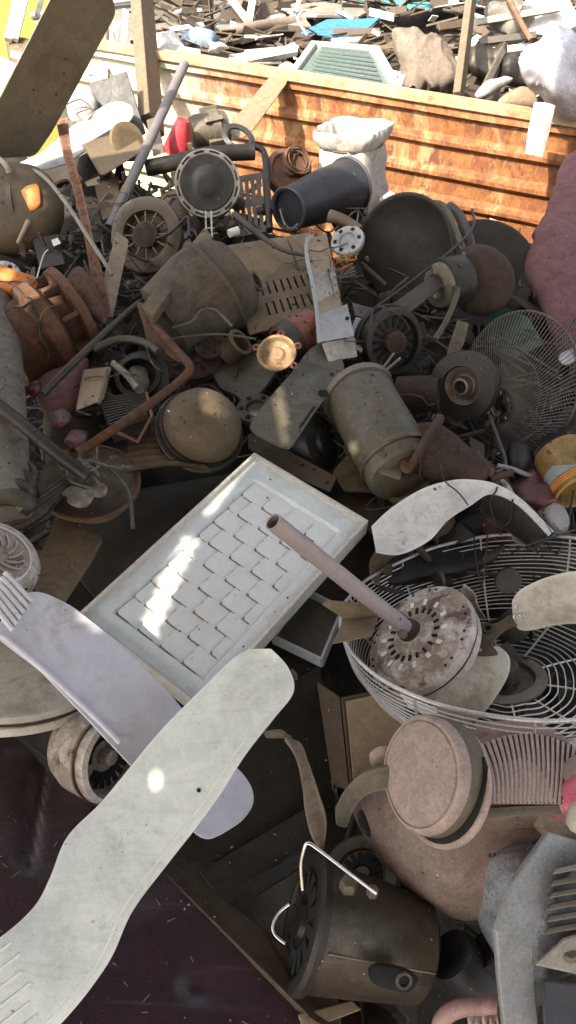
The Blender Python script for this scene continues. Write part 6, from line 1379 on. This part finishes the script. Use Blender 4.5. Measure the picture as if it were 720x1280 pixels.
litter('brown_bar_litter', 'dark_rust', 150, 21, (-20, 345), (222, 470), (.0, .11), .012, .045, ['bar', 'tube', 'bar', 'disc', 'lump'])
litter('grey_bar_litter', 'can_steel', 110, 22, (-20, 345), (222, 470), (-.02, .10), .012, .04, ['bar', 'tube', 'plate', 'disc'])
litter('rusty_part_litter', 'dark_rust', 90, 23, (400, 620), (360, 600), (-.06, .06), .012, .04, ['bar', 'tube', 'disc', 'lump'])
# crumbs of dirt and thin wires that lie on whatever is there
bpy.context.view_layer.update(); dg = bpy.context.evaluated_depsgraph_get()
def land(u, v):
    ok, loc, nn, fi, ob, mw = S.ray_cast(dg, CAM, ray(u, v).normalized())
    return (loc, nn if nn.dot(CAM - loc) > 0 else -nn, ob) if ok else None
def crumbs(name, m, n, seed, vr, smin, smax, skip=('corrugated', 'yard', 'wall')):
    q = random.Random(seed); mb = MB()
    for i in range(n):
        h = land(q.uniform(-5, 725), q.uniform(*vr))
        if not h or h[1].z < .25 or h[2].name.startswith(('ribbed_sheet', 'top_rail', 'yard', 'plastered', 'radial', 'side_r', 'floor_r')): continue
        s = q.uniform(smin, smax) * (1 if q.random() < .85 else 1.8); x, y, z = basis(h[1], V((q.gauss(0, 1), q.gauss(0, 1), q.gauss(0, 1)))); el = q.uniform(.3, 1)
        mb.prism([h[0] + z * s * .5 + (x * math.cos(a) + y * math.sin(a) * el) * s for a in sorted(q.uniform(0, 6.28) for _ in range(5))], z + x * q.uniform(-.3, .3), s * .7)
    return tag(mb.build(name, m, None, 0), kind='stuff')
crumbs('dirt_crumbs', 'debris_brown', 800, 31, (215, 580), .001, .0034)
crumbs('dark_crumbs', 'debris_dark', 350, 32, (215, 570), .001, .003)
crumbs('brown_specks', 'brown_sack', 260, 35, (560, 1280), .0005, .0013)
crumbs('pale_crumbs', 'bleached_wood', 240, 33, (215, 1280), .0006, .0019)
def splinters(name, m, n, seed):
    q = random.Random(seed); mb = MB()
    for i in range(n):
        h = land(q.uniform(0, 390), q.uniform(930, 1280))
        if not h or not h[2].name.startswith(('door_sheet', 'side_sheet')): continue
        x, y, z = basis(h[1], V((q.gauss(0, 1), q.gauss(0, 1), q.gauss(0, 1)))); L = q.uniform(.001, .006)
        mb.box(h[0] + z * .0006, x * L, y * q.uniform(.0002, .0006), z * .0004)
    return tag(mb.build(name, m, None, 0), kind='stuff')
splinters('straw_splinters', 'brown_sack', 45, 51)
def draped(name, m, n, seed, vr, r0, r1):
    q = random.Random(seed); mb = MB()
    for i in range(n):
        u, v, a = q.uniform(0, 700), q.uniform(*vr), q.uniform(0, 6.28); pts = []
        for k in range(q.randint(5, 10)):
            if 90 < u < 470 and 565 < v: break
            h = land(u, v)
            if not h or (h[0] - WA).dot(WN) < .25 or h[2].name.startswith(('dome', 'dish', 'drum_', 'woven', 'tarred', 'bucket', 'pipe_', 'tank', 'motor_body', 'cylinder', 'blade', 'cap_', 'ring_', 'face')): break
            if pts and abs((h[0] - CAM).length - pts[-1][1]) > .12: break
            pts.append((h[0] + (CAM - h[0]).normalized() * .006 + h[1] * .003, (h[0] - CAM).length)); a += q.gauss(0, .5); u += 13 * math.cos(a); v += 13 * math.sin(a)
        if len(pts) >= 4: mb.tube([p for p, _ in pts], q.uniform(r0, r1), 6, 5)
    return tag(mb.build(name, m, None, 60), kind='stuff')
draped('draped_black_wires', 'black_plastic', 60, 41, (225, 640), .0012, .0024)
draped('draped_dusty_wires', 'wire_dusty', 46, 42, (225, 640), .001, .002)
draped('draped_rust_wires', 'dark_rust', 30, 43, (225, 620), .001, .0028)
# ------------------------------------------------------------------ daylight
SUN = V((.47, .50, -.72)).normalized()                      # the way the light travels
sun = bpy.data.lights.new('sun', 'SUN'); sun.energy = SUN_E; sun.angle = R_(.53); sun.color = (1, .89, .72)
so = bpy.data.objects.new('sun', sun); COL.objects.link(so); so.rotation_euler = SUN.to_track_quat('-Z', 'Y').to_euler()
w = bpy.data.worlds.new('World'); S.world = w; w.use_nodes = True; nt = w.node_tree; bg = nt.nodes['Background']
sk = nt.nodes.new('ShaderNodeTexSky'); sk.sky_type = 'NISHITA'; sk.sun_disc = False; sk.sun_elevation = math.asin(-SUN.z); sk.sun_rotation = math.atan2(-SUN.x, -SUN.y)
sk.dust_density = 6; sk.air_density = 1.0; sk.ozone_density = .6
hs = nt.nodes.new('ShaderNodeHueSaturation'); hs.inputs['Saturation'].default_value = .35; nt.links.new(sk.outputs[0], hs.inputs['Color']); nt.links.new(hs.outputs[0], bg.inputs[0]); bg.inputs[1].default_value = SKY_E
S.view_settings.view_transform = 'Standard'; S.view_settings.look = 'None'; S.view_settings.gamma = 1; S.view_settings.exposure = EXPO

# unseen roof added above the camera; edge and holes shaped to place the sunlight
bpy.context.view_layer.update(); dg = bpy.context.evaluated_depsgraph_get(); ZR = 2.05
def toroof(p): return p - SUN * ((ZR - p.z) / -SUN.z)
edge = [toroof(H(u, v, 0)) for u, v in ((-420, 250), (-200, 250), (-60, 246), (60, 236), (110, 226), (200, 214), (330, 190), (372, 214), (396, 238), (470, 250), (560, 246), (640, 290))]
edge += [toroof(p) for p in (Q(684, 210, 2.38), Q(692, 150, 2.33), Q(698, 40, 2.25))]; edge += [edge[-1] + V((.06, .25, 0)), edge[-1] + V((1.2, .3, 0))]
print('edge', [(round(p.x, 2), round(p.y, 2)) for p in edge])
edge.sort(key=lambda p: p.x)
def lim(x):
    if x <= edge[0].x: return edge[0].y
    for a, b in zip(edge, edge[1:]):
        if x <= b.x: return a.y + (b.y - a.y) * (x - a.x) / max(1e-6, b.x - a.x)
    return edge[-1].y
HOLES = []
def hole(pix, name=''):
    cu, cv = sum(p[0] for p in pix) / len(pix), sum(p[1] for p in pix) / len(pix)
    ok, loc, nn, fi, ob, mw = S.ray_cast(dg, CAM, ray(cu, cv).normalized())
    if not ok: return
    if nn.dot(CAM - loc) < 0: nn = -nn
    lit = nn.dot(-SUN); blk = S.ray_cast(dg, loc - SUN * .006, -SUN)
    P = Pl(loc, nn); HOLES.append([toroof(P.at(*q)) for q in pix])
    print('hole', name, ob.parent.name if ob.parent else ob.name, 'cos %.2f' % lit, 'blocked by', (blk[4].parent or blk[4]).name if blk[0] else None)
def circ(u, v, r, e=1.): return [(u + r * math.cos(k * .5236), v + r * e * math.sin(k * .5236)) for k in range(12)]
hole(circ(264, 498, 19), 'dome'); hole(circ(195, 975, 9.5, 1.15), 'blade'); hole([(340, 418), (372, 424), (366, 462), (334, 458)], 'cap')
hole([(343, 486), (352, 482), (362, 552), (350, 558)], 'bluegrey'); hole([(232, 668), (246, 676), (214, 748), (196, 800), (178, 782), (204, 716)], 'panel')
hole([(256, 640), (262, 646), (302, 592), (316, 578), (312, 574)], 'panelcorner'); hole(circ(441, 560, 8), 'scrap'); hole([(30, 236), (48, 230), (52, 256), (34, 262)], 'sticker')
hole([(10, 358), (50, 336), (56, 362), (20, 384)], 'orange'); hole(circ(414, 280, 7), 'elbow'); hole([(200, 400 - 196), (232, 198), (232, 212), (200, 216)], 'tube'); hole(circ(8, 342, 10), 'disc')
def inside(p, poly):
    c = False
    for i in range(len(poly)):
        a, b = poly[i - 1], poly[i]
        if (a.y > p[1]) != (b.y > p[1]) and p[0] < (b.x - a.x) * (p[1] - a.y) / (b.y - a.y) + a.x: c = not c
    return c
BX = [(min(q.x for q in h), max(q.x for q in h), min(q.y for q in h), max(q.y for q in h)) for h in HOLES]
mb = MB(); cs = .012; x = -3.1; Y0 = -2.6
while x < .95:
    xc = x + cs / 2; ye = lim(xc) + .02 * noise.noise(V((xc * 6, 0, 0))); cuts = []
    for h, bx in zip(HOLES, BX):
        if bx[0] - .01 <= xc <= bx[1] + .01:
            ys = []
            for i in range(len(h)):
                a, b = h[i - 1], h[i]
                if (a.x > xc) != (b.x > xc): ys.append(a.y + (b.y - a.y) * (xc - a.x) / (b.x - a.x))
            ys.sort(); cuts += [(ys[i], ys[i + 1]) for i in range(0, len(ys) - 1, 2)]
    cuts.sort(); y = Y0; zz_ = ZR
    for c0, c1 in cuts + [(ye, ye)]:
        c0 = min(c0, ye)
        if c0 > y: mb.box(V((xc, (y + c0) / 2, zz_)), V((cs / 2, 0, 0)), V((0, (c0 - y) / 2, 0)), V((0, 0, .002)))
        y = max(y, c1)
    x += cs
roof = thing('added_shade_roof', 'added unseen roof with holes cut to shade and spot the heap', 'roof', V((-1, -.5, ZR))); roof['kind'] = 'thing'
mb.build('holed_shade_sheet', 'tin_roof', roof, 0)
for px, py in ((-3.0, -2.5), (.9, -2.5), (-3.0, .2)): MB().box(V((px, py, ZR / 2 - .01)), V((.04, 0, 0)), V((0, .04, 0)), V((0, 0, ZR / 2 - .01))).build('shade_roof_post', 'old_wood', roof, 0)
S.cycles.use_denoising = True
S.cycles.max_bounces = 8; S.cycles.diffuse_bounces = 4
